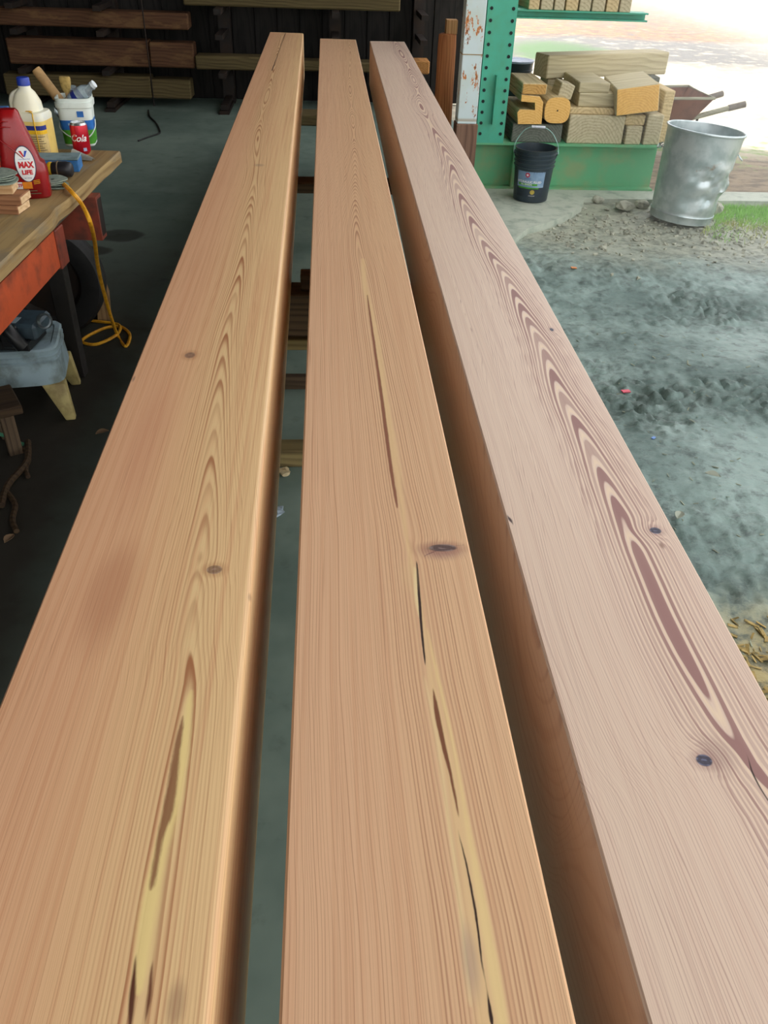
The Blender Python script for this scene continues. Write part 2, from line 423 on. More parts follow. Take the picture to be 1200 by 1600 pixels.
def beam(name, label, left, right, far_y, spec, near_y=-.9, zb=.63, bev=.003, round_right=0.0):
    """left/right: two (x, y) points on each top arris"""
    def X_at(pts, y): (x0, y0), (x1, y1) = pts; return x0+(x1-x0)*(y-y0)/(y1-y0)
    N = 24; bm = BM(); rings = []
    for i in range(N+1):
        t = i/N; sec = []
        y0 = near_y+(far_y[0]-near_y)*t; y1 = near_y+(far_y[1]-near_y)*t
        xl, xr = X_at(left, y0), X_at(right, y1)
        R = round_right
        sec.append((xl, y0, zb)); sec.append((xl, y0, BT-bev)); sec.append((xl+bev, y0, BT))
        if R:
            for k in range(6):
                a = k/5*PI/2; sec.append((xr+R*math.sin(a), y1, BT-R+R*math.cos(a)))
            sec.append((xr+R, y1, zb))
        else:
            sec.append((xr-bev, y1, BT)); sec.append((xr, y1, BT-bev)); sec.append((xr, y1, zb))
        rings.append(sec)
    org = Vector(((left[0][0]+right[0][0])/2, 0, BT))
    VV = [[bm.verts.new(Vector(p)-org) for p in s] for s in rings]; n = len(VV[0])
    for A, B in zip(VV, VV[1:]):
        for k in range(n): bm.faces.new((A[k], A[(k+1) % n], B[(k+1) % n], B[k]))
    bm.faces.new(VV[0]); bm.faces.new(VV[-1])
    o = obj(name, bm, beam_mat(name+'_wood', org, spec), loc=org, smooth=bool(round_right))
    return tag(o, label, 'beam', 'planed beams laid side by side')

PALE = lin((226, 196, 142)); CRACK = lin((52, 30, 22)); BROWN = lin((128, 78, 52))
spec_L = dict(
    heart=[(440, 60), (425, 120), (404, 205), (400, 270), (388, 345), (372, 440), (354, 520), (344, 600), (330, 720), (322, 810), (309, 900), (297, 1000), (294, 1090), (270, 1240), (240, 1420), (215, 1580)],
    g=[(0, 4), (.16, 4.5), (.2, 6.5), (.26, 12), (.32, 17), (.4, 22), (.46, 26), (.52, 25), (.58, 28), (.63, 26), (.7, 29), (.78, 27), (.86, 30), (1, 29)],
    k1=420, k2=.06, wob=.8, wob1=2.5, eps=.005, prof=(.3, .8, .84, 1.0), fall=.026, c_mid=1.0, c_out=.24, wander=.01, streak=.5, lip=.5, heartpale=.5, ka=.6,
    left=lin((222, 172, 132)), right=lin((230, 192, 140)), blush=lin((206, 146, 106)), late=lin((162, 104, 66)), pale=PALE,
    knots=[(297, 555, .012, .016, .7, 2.2), (335, 890, .0125, .0105, .9, 2.2)],
    streaks=[dict(pts=[(446, 52, .003), (436, 80, .002), (425, 110, .004)], col=lin((96, 70, 56)), rag=.002),
             dict(pts=[(298, 1085, .003), (292, 1130, .006), (276, 1230, .009), (252, 1330, .009), (236, 1400, .01), (228, 1460, .009), (218, 1540, .006)], col=lin((236, 210, 140)), soft=.006, rag=.008, a=.85),
             dict(pts=[(284, 1125, .002), (274, 1190, .005), (262, 1270, .006), (250, 1310, .004), (238, 1380, .003)], col=BROWN, soft=.003, rag=.008, a=.85),
             dict(pts=[(212, 1500, .001), (206, 1560, .003), (203, 1600, .002)], col=lin((92, 54, 36)), rag=.003),
             dict(pts=[(238, 1510, .001), (233, 1560, .002), (228, 1590, .001)], col=lin((110, 66, 44)), rag=.003)],
    blots=[(170, 925, .05, .16, .38, lin((164, 100, 70))), (230, 690, .05, .35, .22, lin((186, 116, 88))), (275, 1570, .012, .03, .5, lin((140, 108, 84))), (405, 258, .03, .03, .45, lin((140, 110, 96))), (209, 592, .004, .02, .6, lin((110, 86, 80))), (390, 930, .004, .012, .5, lin((140, 110, 80)))])
spec_M = dict(
    heart=[(545, 64), (547, 140), (552, 200), (555, 260), (556, 330), (560, 385), (569, 430), (578, 490), (592, 570), (608, 660), (625, 760), (645, 860), (656, 940), (668, 1030), (690, 1150), (722, 1320), (750, 1460), (772, 1600)],
    g=[(0, 10), (.3, 12), (.38, 14), (.41, 17), (.46, 26), (.5, 31), (.54, 36), (.57, 34), (.61, 38), (.66, 35), (.72, 39), (.8, 37), (.9, 40), (1, 39)],
    k1=290, k2=.02, wob=.8, wob1=1.4, eps=.006, prof=(.35, .8, .84, 1.0), fall=.03, c_mid=.75, c_out=.45, wander=.008, streak=.4, lip=.45,
    left=lin((225, 181, 142)), right=lin((225, 183, 140)), blush=lin((207, 152, 114)), late=lin((164, 112, 82)), pale=PALE,
    knots=[(692, 856, .024, .010, 1.2, 2.0), (668, 180, .012, .02, .3, 2)],
    streaks=[dict(pts=[(567, 405, .006), (569, 440, .008), (578, 480, .008), (590, 540, .008), (600, 620, .009), (614, 700, .008), (630, 800, .005), (643, 880, .004), (656, 940, .003), (666, 1010, .003), (678, 1080, .005), (700, 1180, .007), (722, 1300, .009), (742, 1420, .012), (758, 1520, .014), (770, 1600, .015)], col=lin((230, 194, 142)), soft=.006, rag=.008, a=.85),
             dict(pts=[(648, 890, .002), (651, 930, .004), (655, 960, .002)], col=lin((240, 214, 160)), soft=.003, rag=.004, a=.9),
             dict(pts=[(668, 985, .001), (684, 1060, .003), (705, 1150, .003), (738, 1330, .004), (762, 1460, .006), (786, 1600, .005)], col=lin((238, 208, 146)), soft=.004, rag=.004, a=.8),
             dict(pts=[(664, 1060, .001), (684, 1160, .003), (704, 1300, .003), (722, 1440, .003), (734, 1560, .002)], col=lin((238, 212, 156)), soft=.004, rag=.003, a=.7),
             dict(pts=[(567, 405, .0004), (568, 430, .0006), (570, 440, .0002)], col=lin((232, 198, 140)), soft=.004, rag=.006),
             dict(pts=[(574, 462, .0015), (582, 520, .003), (592, 590, .0035), (600, 650, .004), (612, 740, .0035), (620, 790, .002)], col=lin((136, 82, 58)), soft=.002, rag=.003, a=.95),
             dict(pts=[(651, 880, .001), (655, 930, .0022), (659, 985, .0018), (664, 1035, .001)], col=CRACK, soft=.001, rag=.0025),
             dict(pts=[(677, 1080, .001), (684, 1120, .0035), (693, 1165, .003), (704, 1210, .002), (716, 1270, .001)], col=lin((126, 78, 50)), soft=.0015, rag=.003),
             dict(pts=[(716, 1300, .0005), (733, 1370, .0012), (745, 1440, .0014), (752, 1500, .001), (760, 1540, .0006), (768, 1590, .0018)], col=CRACK, soft=.001, rag=.003),
             dict(pts=[(664, 868, .001), (690, 858, .0035), (712, 853, .003), (724, 852, .001)], col=lin((70, 50, 48)), soft=.002, rag=.003)],
    blots=[(690, 860, .05, .032, .7, lin((146, 104, 100))), (735, 1500, .012, .05, .4, lin((150, 130, 126))), (640, 900, .02, .05, .2, PALE), (675, 857, .012, .006, .6, lin((112, 116, 84)))])
spec_R = dict(
    heart=[(636, 100), (652, 140), (660, 170), (684, 215), (702, 250), (714, 290), (738, 345), (766, 395), (795, 440), (820, 490), (842, 530), (880, 620), (912, 680), (945, 750), (978, 820), (1015, 905), (1050, 985), (1095, 1070), (1135, 1140), (1175, 1200), (1240, 1290)],
    g=[(0, 30), (.1, 24), (.15, 20.2), (.175, 18.3), (.188, 17.62), (.2, 17.48), (.214, 17.5), (.226, 18.3), (.25, 20.6), (.3, 25.2), (.36, 31), (.44, 37), (.52, 42), (.57, 44), (.61, 41.5), (.66, 45), (.7, 42), (.76, 46), (.82, 43), (.9, 47), (1, 45)],
    k1=340, k2=.08, wob=.45, wob1=.7, eps=.007, prof=(.34, .46, .92, 1.0), fall=.035, c_mid=1.0, c_out=.4, vary=6.0, wander=.01, streak=.3, lip=.75,
    left=lin((225, 199, 175)), right=lin((226, 199, 177)), blush=lin((212, 176, 154)), late=lin((156, 114, 106)), pale=lin((238, 212, 176)),
    knots=[(1100, 1188, .0105, .0095, 3.0, 2.8), (1024, 829, .0105, .0095, 2.2, 2.8), (862, 515, .005, .01, 1.0, 3.5)],
    streaks=[dict(pts=[(1168, 1182, .0006), (1178, 1212, .0012), (1196, 1244, .001), (1215, 1272, .0008)], col=CRACK, soft=.001, rag=.002),
             dict(pts=[(793, 806, .001), (797, 812, .003), (801, 818, .001)], col=lin((70, 46, 40)), rag=.002)],
    blots=[(1034, 852, .006, .014, .7, lin((128, 84, 62))), (1118, 1180, .03, .04, .35, lin((132, 98, 92)))], ka=.95, kd=lin((44, 44, 66)), kl=lin((86, 92, 120)))
beam('beam', 'leftmost of three long planed beams, yellowish wood with softly rounded right edge', [(-.408, .7), (-.445, 7.61)], [(-.125, .8), (-.189, 7.59)], (7.61, 7.59), spec_L, round_right=.0115)
beam('beam', 'middle planed beam with a pale split streak and one long horizontal knot', [(-.050, .5), (-.044, 7.29)], [(.217, .5), (.233, 7.28)], (7.29, 7.28), spec_M)
beam('beam', 'rightmost planed beam, pinkish with bold nested arch grain and two dark round knots', [(.284, .5), (.339, 7.22)], [(.560, .8), (.608, 7.24)], (7.22, 7.24), spec_R)

# ------------------------------------------------------------------ what carries the beams
OLDW = timber('old_dark_wood', (96, 78, 58), (62, 48, 36), axis=0, rings=45)
OLDW_Z = timber('old_dark_leg_wood', (92, 76, 58), (58, 46, 35), axis=2, rings=45)
OLIVE = timber('olive_weathered_wood', (132, 116, 76), (92, 78, 50), axis=0, rings=45)
def sawhorse(label, y0, y1, z0, z1, ledger):
    t = thing('sawhorse', label, 'sawhorse', ((.06), (y0+y1)/2, 0), 0, 'sawhorses under the beams')
    d = (y1-y0)/2
    obj('top_rail', box(-.52 if ledger else -.60, .52, -d, d, z0, z1, None, .004), OLDW, t)
    if ledger: obj('ledger', box(-.5, .5, -d-.035, -d, z0-.03, z0+.01, None, .003), OLIVE, t)
    for sx in (-.4, .42):
        for sy in (-1, 1):
            b = BM(); q = [(sx-.03, sy*.02), (sx+.03, sy*.02)]
            vs = []
            for xx in (sx-.03, sx+.03):
                for yy in (-.02, .02):
                    vs += [Vector((xx+(.05 if sx > 0 else -.05), sy*.085+yy, 0)), Vector((xx, sy*(d-.02)+yy, z0+.002))]
            add_hexa(b, vs, .003); obj('leg', b, OLDW_Z, t)
    return t
sawhorse('dark wooden sawhorse with a pale ledger under the beams, the nearer one', 2.80, 2.93, .465, .63, True)
sawhorse('dark wooden sawhorse under the far part of the beams, the farther one', 4.27, 4.41, .582, .63, False)
o = obj('wood_block', box(-.02, .02, -.03, .03, 0, .06, None, .003), OLDW, loc=(-.078, 2.87, .63)); tag(o, 'small dark wood block set on the nearer sawhorse between left and middle beams', 'block')
o = obj('sleeper', box(-.62, .85, -.047, .047, 0, .072, None, .005), OLIVE, loc=(0, 2.70, 0)); tag(o, 'square olive timber lying on the floor across the gap, nearest the viewer', 'timber')
o = obj('sleeper', box(-.62, .85, -.02, .02, 0, .06, None, .003), OLDW, loc=(0, 3.31, 0)); tag(o, 'thin dark board on edge on the floor between the sawhorse and square timber', 'board')

# ================================================================== BACK RACK AND ITS TIMBERS
RACKW = timber('reddish_rack_timber', (104, 72, 50), (76, 50, 34), axis=0, rings=40, wear=(120, 88, 58))
RACKG = timber('olive_rack_timber', (106, 92, 60), (76, 64, 40), axis=0, rings=40)
RUST = plain('dark_rusted_steel', (38, 31, 27), .65, .3, rgb2=(52, 38, 28), scale=8)
rk = thing('cantilever_rack', 'dark steel cantilever rack against the back wall holding long timbers', 'rack', (0, 10.0, 0))
for cx in (-3.02, -2.2, -1.05, .1, .98):
    obj('column', box(cx-.06, cx+.06, -.08, .08, 0, 3.2), RUST, rk)
    for z in (.085, .375, .715, .93):
        obj('arm', box(cx-.035, cx+.035, -.65, -.08, z-.05, z-.004), RUST, rk)
    obj('foot', box(cx-.05, cx+.05, -.7, -.08, 0, .03), RUST, rk)
G = 'timbers stored on the back rack'
def rtimber(label, x0, x1, z0, z1, m, y0=9.6, dep=.24, name='rack_timber'):
    c = ((x0+x1)/2, y0+dep/2, z0)
    o = obj(name, rough_up(cbox(x1-x0, dep, z1-z0, .012), .006, 3, x0), m, loc=c); return tag(o, label, 'timber', G)
rtimber('upper dark rough timber on the left of the back rack', -3.3, -1.37, .715, .86, RACKW)
rtimber('wide reddish timber on the back rack, middle level, long left piece', -3.2, -1.80, .375, .607, RACKW)
rtimber('short reddish timber piece continuing the wide middle one to the right', -1.79, -1.345, .375, .600, RACKW)
rtimber('lowest olive timber on the back rack, long left piece behind the white bucket', -3.3, -1.82, .085, .285, RACKG)
rtimber('lowest olive timber on the back rack, short right piece with pale end', -1.815, -1.41, .085, .265, RACKG)
rtimber('olive timber on the back rack left of the leftmost beam end', -1.33, -.33, .375, .50, RACKG, y0=9.55)
rtimber('dim timber on the back rack seen between left and middle beam ends', -.32, .82, .375, .47, RACKG)
rtimber('topmost olive timber on the back rack crossing above the left beam end', -1.40, .75, .93, 1.10, RACKG)
rtimber('short orange block end on the back rack beside the log post', .90, 1.08, .375, .50, timber('orange_end', (190, 136, 78), (150, 100, 54), axis=1), name='rack_block')
o = obj('dunnage', cbox(.5, .3, .1, .01), RACKG, loc=(-.12, 9.0, 0)); tag(o, 'pale low timber on the floor seen through the gap between beam ends', 'timber')
o = obj('cable', tube([(-1.80, 9.57, 0.02), (-1.803, 9.575, 1.0), (-1.80, 9.58, 2.4)], .006, 6), RUST); tag(o, 'thin dark cable hanging down in front of the rack timbers', 'cable')
BLK = plain('black_rubber', (26, 26, 26), .6, 0, scale=20)
P = [at_z(*p, .008) for p in ((232, 172), (234, 182), (244, 192), (250, 205), (247, 209), (232, 214), (216, 220))]
o = obj('cord', tube(smooth_path(P, 5), .007, 6), BLK); tag(o, 'black cord lying on the far floor by the back rack', 'cord')

# ================================================================== WORK TABLE
TT = .93; TZ = math.atan2(.065, 1.3)   # the table's long edge leans a little to the right
tb = thing('work_table', 'worn plank work table on an orange steel frame, at the left', 'table', (-.8224, 3.545, 0), -TZ)
PLK = timber('worn_plank', (164, 138, 92), (120, 94, 58), axis=1, rings=30, wear=(136, 120, 92))
pw = [(-.30, 0), (-.60, -.306), (-.90, -.606), (-1.2, -.906)]
for i, (a, c) in enumerate(pw):
    b_ = BM(); N = 30; rows = []
    for k in range(N+1):
        yy = -2.6+2.6*k/N
        e = c
        if i == 0:
            e += .006*noise.noise(Vector((yy*5, 1, 0)))
            if abs(yy+.78) < .05: e -= .010
        rows.append([b_.verts.new(p) for p in ((a, yy, TT-.042), (a, yy, TT), (e-.004, yy, TT), (e, yy, TT-.006), (e+.002*noise.noise(Vector((yy*9, 5, 0))), yy, TT-.042))])
    for A, B in zip(rows, rows[1:]):
        for k in range(5): b_.faces.new((A[k], A[(k+1) % 5], B[(k+1) % 5], B[k]))
    b_.faces.new(rows[0]); b_.faces.new(rows[-1]); obj('plank', b_, PLK, tb)
ORG = plain('orange_paint_steel', (196, 84, 44), .5, 0, rgb2=(140, 66, 40), scale=9)
ORD = plain('rusty_red_paint_steel', (140, 62, 42), .55, 0, rgb2=(92, 50, 38), scale=11)
DRK = plain('dark_leg_steel', (36, 32, 28), .6, .2, rgb2=(26, 23, 21), scale=9)
SUBW = timber('grey_subframe_wood', (104, 92, 74), (74, 64, 50), axis=1)
obj('batten', box(-.09, -.035, -2.6, -.55, TT-.075, TT-.0425, None, .003), SUBW, tb)
r_ = obj('side_rail', box(-.05, -.036, -2.6, -.78, .735, TT-.076), ORG, tb); r_['label'] = 'bright orange side rail'
obj('rail_flange', box(-.10, -.05, -2.6, -.78, .735, .747), ORG, r_); obj('rail_flange', box(-.10, -.05, -2.6, -.78, TT-.088, TT-.076), ORG, r_)
obj('corner_bracket', box(-.075, -.03, -.778, -.70, .725, TT-.076, None, .003), ORD, tb)
cr = obj('cross_rail', box(-1.15, .03, -.50, -.488, .735, TT-.043), ORD, tb); cr['label'] = 'rusty red cross rail'
obj('rail_flange', box(-1.15, .03, -.488, -.44, .735, .747), ORD, cr); obj('rail_flange', box(-1.15, .03, -.488, -.44, TT-.055, TT-.043), ORD, cr)
obj('end_plate', box(.018, .03, -.488, -.44, .747, TT-.055), RUST, cr)
obj('bolt', lathe([(0, 0), (.012, 0), (.012, .01), (0, .012)], seg=6, M=Matrix.Translation((-.11, -.50, .85))@Matrix.Rotation(PI/2, 4, 'X')), RUST, cr)
for (lx, ly) in ((-.30, -.13), (-1.1, -.13), (-.30, -2.4), (-1.1, -2.4)):
    obj('leg', box(lx-.035, lx+.035, ly-.03, ly+.03, 0, TT-.043, None, .003), DRK, tb)

def on_table(x, y): p = at_z(x, y, TT); return (p.x, p.y, TT)
# ---- yellowish jug
jx, jy, _ = on_table(66, 241)
t = thing('gallon_jug', 'large translucent cream jug with a blue cap and yellow drips', 'jug', (jx+.004, jy-.05, TT), -.12)
t.scale = (.93, .93, .97)
JUG = plain('cream_translucent_plastic', (236, 232, 204), .35, 0, rgb2=(218, 222, 214), scale=7)
JUGY = plain('yellow_fluid_plastic', (238, 208, 120), .35, 0, rgb2=(224, 190, 100), scale=9)
obj('lower_body', loft([(0, 0, 0, .058, .058, 5), (.006, 0, 0, .066, .066, 5), (.128, 0, 0, .067, .067, 5), (.142, 0, 0, .067, .067, 5)], 40), JUGY, t, smooth=True)
obj('upper_body', loft([(.142, 0, 0, .0672, .0672, 5), (.158, 0, 0, .068, .068, 5), (.170, .002, 0, .062, .062, 4), (.172, -.006, 0, .052, .054, 3), (.20, -.006, 0, .05, .05, 3), (.232, -.006, 0, .036, .04, 2.4), (.246, -.004, 0, .024, .024, 2), (.262, -.004, 0, .021, .021, 2)], 40), JUG, t, smooth=True)
obj('handle', tube(smooth_path([(-.02, .0, .240), (-.058, .0, .220), (-.068, .0, .19), (-.062, 0, .165)], 6), .011, 10), JUG, t, smooth=True)
BLUE = plain('blue_cap_plastic', (32, 62, 170), .4)
obj('cap', lathe([(0, .284), (.022, .284), (.024, .281), (.0245, .257), (.022, .256), (0, .256)], seg=28, M=Matrix.Translation((-.004, 0, 0))), BLUE, t, smooth=True)
def jpatch(a0, a1, z0, z1, off, n=5.0, seg=18, hx=.067):
    b = BM(); A = []; B = []
    for i in range(seg+1):
        a = a0+(a1-a0)*i/seg; c, s = math.cos(a), math.sin(a); k = (hx+off)/((abs(c)**n+abs(s)**n)**(1/n))
        A.append(b.verts.new((c*k, s*k, z0))); B.append(b.verts.new((c*k, s*k, z1)))
    for i in range(seg): b.faces.new((A[i], A[i+1], B[i+1], B[i]))
    return b
LBL = plain('tan_paper_label', (216, 190, 128), .6, scale=22, rgb2=(190, 160, 100)); YEL = plain('yellow_print', (240, 190, 30), .5); NAVY = plain('navy_print', (26, 44, 130), .5)
a0, a1 = -2.35, -.45
obj('label', jpatch(a0, a1, .012, .112, .0008), LBL, t); obj('label_band', jpatch(a0, a1, .112, .128, .0009), NAVY, t); obj('label_stripe', jpatch(a0, a1, .098, .112, .0010), YEL, t)
GREY = plain('grey_print', (120, 100, 70), .6)
for k in range(7): obj('text_line', jpatch(a0+.12, a1-.25-.1*(k % 3), .040+.008*k, .0425+.008*k, .0012), GREY, t)
for k in range(6): obj('barcode_bar', jpatch(-1.22+.045*k, -1.2+.045*k, .014, .034, .0013, seg=1), NAVY, t)
obj('drip', tube(smooth_path([(.02, -.0545, .176), (.034, -.062, .170), (.036, -.0685, .158), (.037, -.0685, .12), (.038, -.0685, .07), (.037, -.0685, .035)], 5), .0022, 6), YEL, t)
obj('stain', loft([(.1745, .015, -.05, .018, .006, 2), (.178, .015, -.05, .01, .004, 2)], 14), plain('dried_orange_stain', (214, 160, 60), .6), t)
# ---- square white bucket with things in it
bx, by, _ = on_table(124, 231)
t = thing('square_bucket', 'square white bucket with blue and green bands, full of bottles and brushes', 'bucket', (bx-.008, by+.075, TT), .12)
t.scale = (.84, .84, .88)
WHT = plain('white_bucket_plastic', (226, 236, 228), .45, rgb2=(196, 206, 196), scale=10); GRN = plain('green_band_print', (76, 160, 40), .45); BLB = plain('blue_band_print', (36, 110, 190), .45)
sec = lambda z, h: (z, 0, 0, h, h, 6)
outer = [sec(0, .066), sec(.004, .070), sec(.16, .078), sec(.163, .084), sec(.184, .085), sec(.186, .081), sec(.200, .081), sec(.2005, .076), sec(.19, .0745), sec(.06, .069)]
obj('body', loft(outer, 48), WHT, t, smooth=True)
band = lambda z0, z1: loft([(z0, 0, 0, .070+.008*(z0-.004)/.156+.0006, .070+.008*(z0-.004)/.156+.0006, 6), (z1, 0, 0, .070+.008*(z1-.004)/.156+.0006, .070+.008*(z1-.004)/.156+.0006, 6)], 48, caps=False)
obj('green_band', band(.012, .072), GRN, t, smooth=True); obj('blue_band', band(.072, .112), BLB, t, smooth=True)
obj('sticker', box(.012, .042, -.0795, -.0783, .126, .15), BLB, t)
obj('text_line', box(-.035, .035, -.0775, -.0768, .092, .101), plain('pale_blue_print', (150, 190, 220), .5), t)
obj('handle', tube(smooth_path([(-.079, -.01, .105), (-.078, -.05, .075), (-.04, -.085, .05), (.0, -.09, .042), (.05, -.085, .045), (.079, -.04, .075), (.081, -.01, .105)], 6), .0028, 6), WHT, t, smooth=True)
def tilted(P0, P1): return Vector(P1)-Vector(P0)
tan = plain('tan_cardboard', (176, 140, 90), .7, scale=18)
base = Vector((bx, by+.085, TT+.07))
def leaning(name, p0, p1, prof, m, label, cat, seg=20, parts=()):
    d = (Vector(p1)-Vector(p0)); q = d.to_track_quat('Z', 'Y')
    t_ = thing(name, label, cat, p0, rot=q.to_euler())
    obj(parts[0] if parts else 'body', lathe(prof, seg=seg), m, t_, smooth=True); return t_
top = at_y(55, 107, by+.12)
L_ = (top-(base+Vector((-.02, .02, 0)))).length
leaning('cardboard_tube', base+Vector((-.02, .02, 0)), top, [(0, 0), (.018, 0), (.0195, .02), (.0195, L_-.012), (.017, L_-.002), (.0, L_)], tan, 'tan tube leaning left out of the square white bucket', 'tube')
PET = bpy.data.materials.new('clear_bottle_plastic'); PET.use_nodes = True; X.nt = PET.node_tree
_b = PET.node_tree.nodes['Principled BSDF']; _b.inputs['Transmission Weight'].default_value = .75; _b.inputs['IOR'].default_value = 1.25; _b.inputs['Roughness'].default_value = .12
_x, _y, _z = objco(); link_col(_b, cmix(sstep(nz(xyz(_x, _y, _z), 40), .4, .6), (.78, .88, .92), (.62, .72, .78)))
bot = [(0, 0), (.028, .0), (.032, .006), (.030, .03), (.032, .05), (.030, .07), (.032, .09), (.032, .13), (.026, .155), (.0135, .175), (.0135, .182), (.016, .184), (.016, .188), (.0125, .19), (.0125, .2), (0, .2)]
p1 = at_y(147, 131, by+.07); d = (p1-Vector((bx-.005, by+.08, TT+.16))).normalized()
t2 = leaning('water_bottle', p1-d*.2, p1, bot, PET, 'clear plastic bottle with a blue stripe poking out of the square bucket', 'bottle')
obj('label_stripe', lathe([(.0325, .100), (.0327, .101), (.0327, .118), (.0325, .119)], seg=24), NAVY, t2, smooth=True)
obj('cap', lathe([(0, .201), (.0145, .201), (.0145, .189), (.0126, .189)], seg=20), plain('white_cap', (220, 228, 230), .4), t2, smooth=True)
p1 = at_y(114, 138, by+.1); leaning('water_bottle', p1-Vector((.01, .0, .19)), p1+Vector((.0, 0, .0)), bot, PET, 'dull empty bottle standing in the middle of the square bucket', 'bottle')
t3 = thing('brush', 'straw coloured hand brush standing in the square bucket', 'brush', (bx-.035, by+.09, TT+.07))
obj('handle', tube([(0, 0, 0), (.0, 0, .12)], .008, 8), tan, t3); obj('bristles', loft([(.115, 0, 0, .010, .007, 2), (.13, 0, 0, .018, .01, 3), (.165, 0, 0, .022, .014, 3), (.172, 0, 0, .019, .012, 3)], 20), plain('straw_bristle', (178, 150, 84), .8, scale=90), t3, smooth=True)
# ---- red soda can
cx_, cy_, _ = on_table(130, 240)
t = thing('soda_can', 'red soda can with white script standing in front of the square bucket', 'can', (cx_-.002, cy_+.005, TT))
RED = plain('red_can_paint', (196, 22, 44), .3, .35, scale=6); ALU = plain('aluminium', (200, 204, 206), .3, .9)
obj('body', lathe([(0, .004), (.022, .004), (.025, 0), (.031, .009), (.033, .012), (.033, .098), (.031, .105)], seg=36), RED, t, smooth=True)
ld = obj('lid', lathe([(.031, .105), (.0265, .112), (.0275, .114), (.025, .1135), (.0245, .109), (0, .109)], seg=36), ALU, t, smooth=True)
obj('pull_tab', loft([(.1092, 0, -.006, .007, .011, 3), (.1105, 0, -.006, .007, .011, 3)], 16), ALU, ld)
def cyl_map(R, ac, zc): return lambda x, z: Vector((R*math.cos(ac+x/R), R*math.sin(ac+x/R), zc+z))
WPR = plain('white_print', (240, 240, 236), .5, var=.02)
obj('script_text', text_mesh('Coca-Cola', .034, cyl_map(.0334, -2.85, .060), shear=.35, bold=.0006), WPR, t)
obj('barcode', lathe([(.0334, .006+.008), (.0334, .026)], seg=6, a0=-1.15, a1=-.75), plain('pale_code_print', (170, 180, 210), .5, scale=300), t)
# ---- red oil jug
ox, oy, _ = on_table(34, 312)
t = thing('oil_jug', 'red plastic oil jug with an oval white MAX LIFE label', 'jug', (ox+.014, oy+.05, TT), .22)
t.scale = (1, 1, .96)
OIL = plain('deep_red_plastic', (150, 18, 22), .28, 0, scale=5, rgb2=(120, 14, 20))
obj('body', loft([(0, 0, 0, .064, .042, 5), (.006, 0, 0, .069, .047, 5), (.085, 0, 0, .070, .048, 5), (.11, -.002, 0, .067, .047, 4.5), (.118, -.006, 0, .060, .0465, 4.5), (.17, -.010, 0, .052, .0465, 4), (.215, -.012, 0, .042, .042, 3.5), (.25, -.013, 0, .034, .034, 3), (.268, -.013, 0, .03, .028, 3), (.276, -.013, 0, .024, .02, 2.5)], 48), OIL, t, smooth=True)
for (p, q) in (((-.058, -.044, .225), (-.012, -.041, .228)), ((-.050, -.040, .24), (-.016, -.037, .245)), ((-.05, -.047, .19), (.01, -.048, .13))):
    obj('ridge', tube(smooth_path([p, ((p[0]+q[0])/2, p[1]-.004, (p[2]+q[2])/2+.004), q], 5), .0018, 6), OIL, t)
fm = lambda dy: (lambda x, z: Vector((x, -.0485-dy, z)))
def oval(name, cx, cz, rx, rz, dy, m, parent, n=32):
    b = BM(); A = [b.verts.new((cx+rx*math.cos(2*PI*i/n), -.0485-dy, cz+rz*math.sin(2*PI*i/n))) for i in range(n)]
    B = [b.verts.new(v.co+Vector((0, .002, 0))) for v in A]; b.faces.new(A); b.faces.new(B)
    for i in range(n): b.faces.new((A[i], A[(i+1) % n], B[(i+1) % n], B[i]))
    return obj(name, b, m, parent)
lb = oval('label', .010, .115, .0315, .058, .0005, plain('dark_blue_print', (24, 34, 70), .45), t)
oval('label_face', .010, .115, .029, .0555, .0012, WPR, lb)
def flat(s, size, cx, cz, m, dy, name='text', bold=.0, sx=1.0, shear=0.0):
    o_ = obj(name, text_mesh(s, size, lambda x, z: Vector((cx+x*sx, -.0485-dy, cz+z)), bold=bold, shear=shear), m, lb); return o_
PRED = plain('red_print', (206, 24, 36), .5); PBLU = plain('blue_print', (40, 80, 190), .5)
flat('MAX', .026, .011, .112, PRED, .0022, bold=.0015, sx=.80); flat('LIFE', .019, .011, .0885, PRED, .0022, bold=.0010)
def quad(name, pts, m, dy, parent):
    b = BM(); b.faces.new([b.verts.new((x, -.0485-dy, z)) for x, z in pts]); return obj(name, b, m, parent)
quad('emblem_stroke', [(-.003, .157), (.005, .157), (.012, .138), (.008, .138)], PRED, .0021, lb)
quad('emblem_stroke', [(.015, .157), (.023, .157), (.014, .138), (.010, .138)], PBLU, .0023, lb)
flat('transmission fluid', .005, .010, .131, PBLU, .0021); flat('high mileage', .005, .010, .071, NAVY, .0021)
quad('badge', [(-.034, .036), (-.012, .036), (-.012, .058), (-.034, .058)], WPR, .0014, t); quad('badge', [(-.011, .036), (.018, .036), (.018, .058), (-.011, .058)], plain('orange_print', (240, 140, 20), .5), .0014, t)
o_ = obj('text', text_mesh('ATF', .014, lambda x, z: Vector((-.023+x*.9, -.0505, .047+z)), bold=.0006), PRED, t)
for k in range(3): quad('text_line', [(.024, .050+.005*k), (.044, .053+.005*k), (.044, .0545+.005*k), (.024, .0515+.005*k)], YEL, .0014, t)
for k in range(2): quad('text_line', [(-.012, .018+.009*k), (.04-.01*k, .018+.009*k), (.04-.01*k, .021+.009*k), (-.012, .021+.009*k)], GREY, .0014, t)
obj('cap', lathe([(0, .294), (.017, .294), (.019, .29), (.019, .272), (0, .272)], seg=24, M=Matrix.Translation((-.05, .0, -.02))), OIL, t, smooth=True)
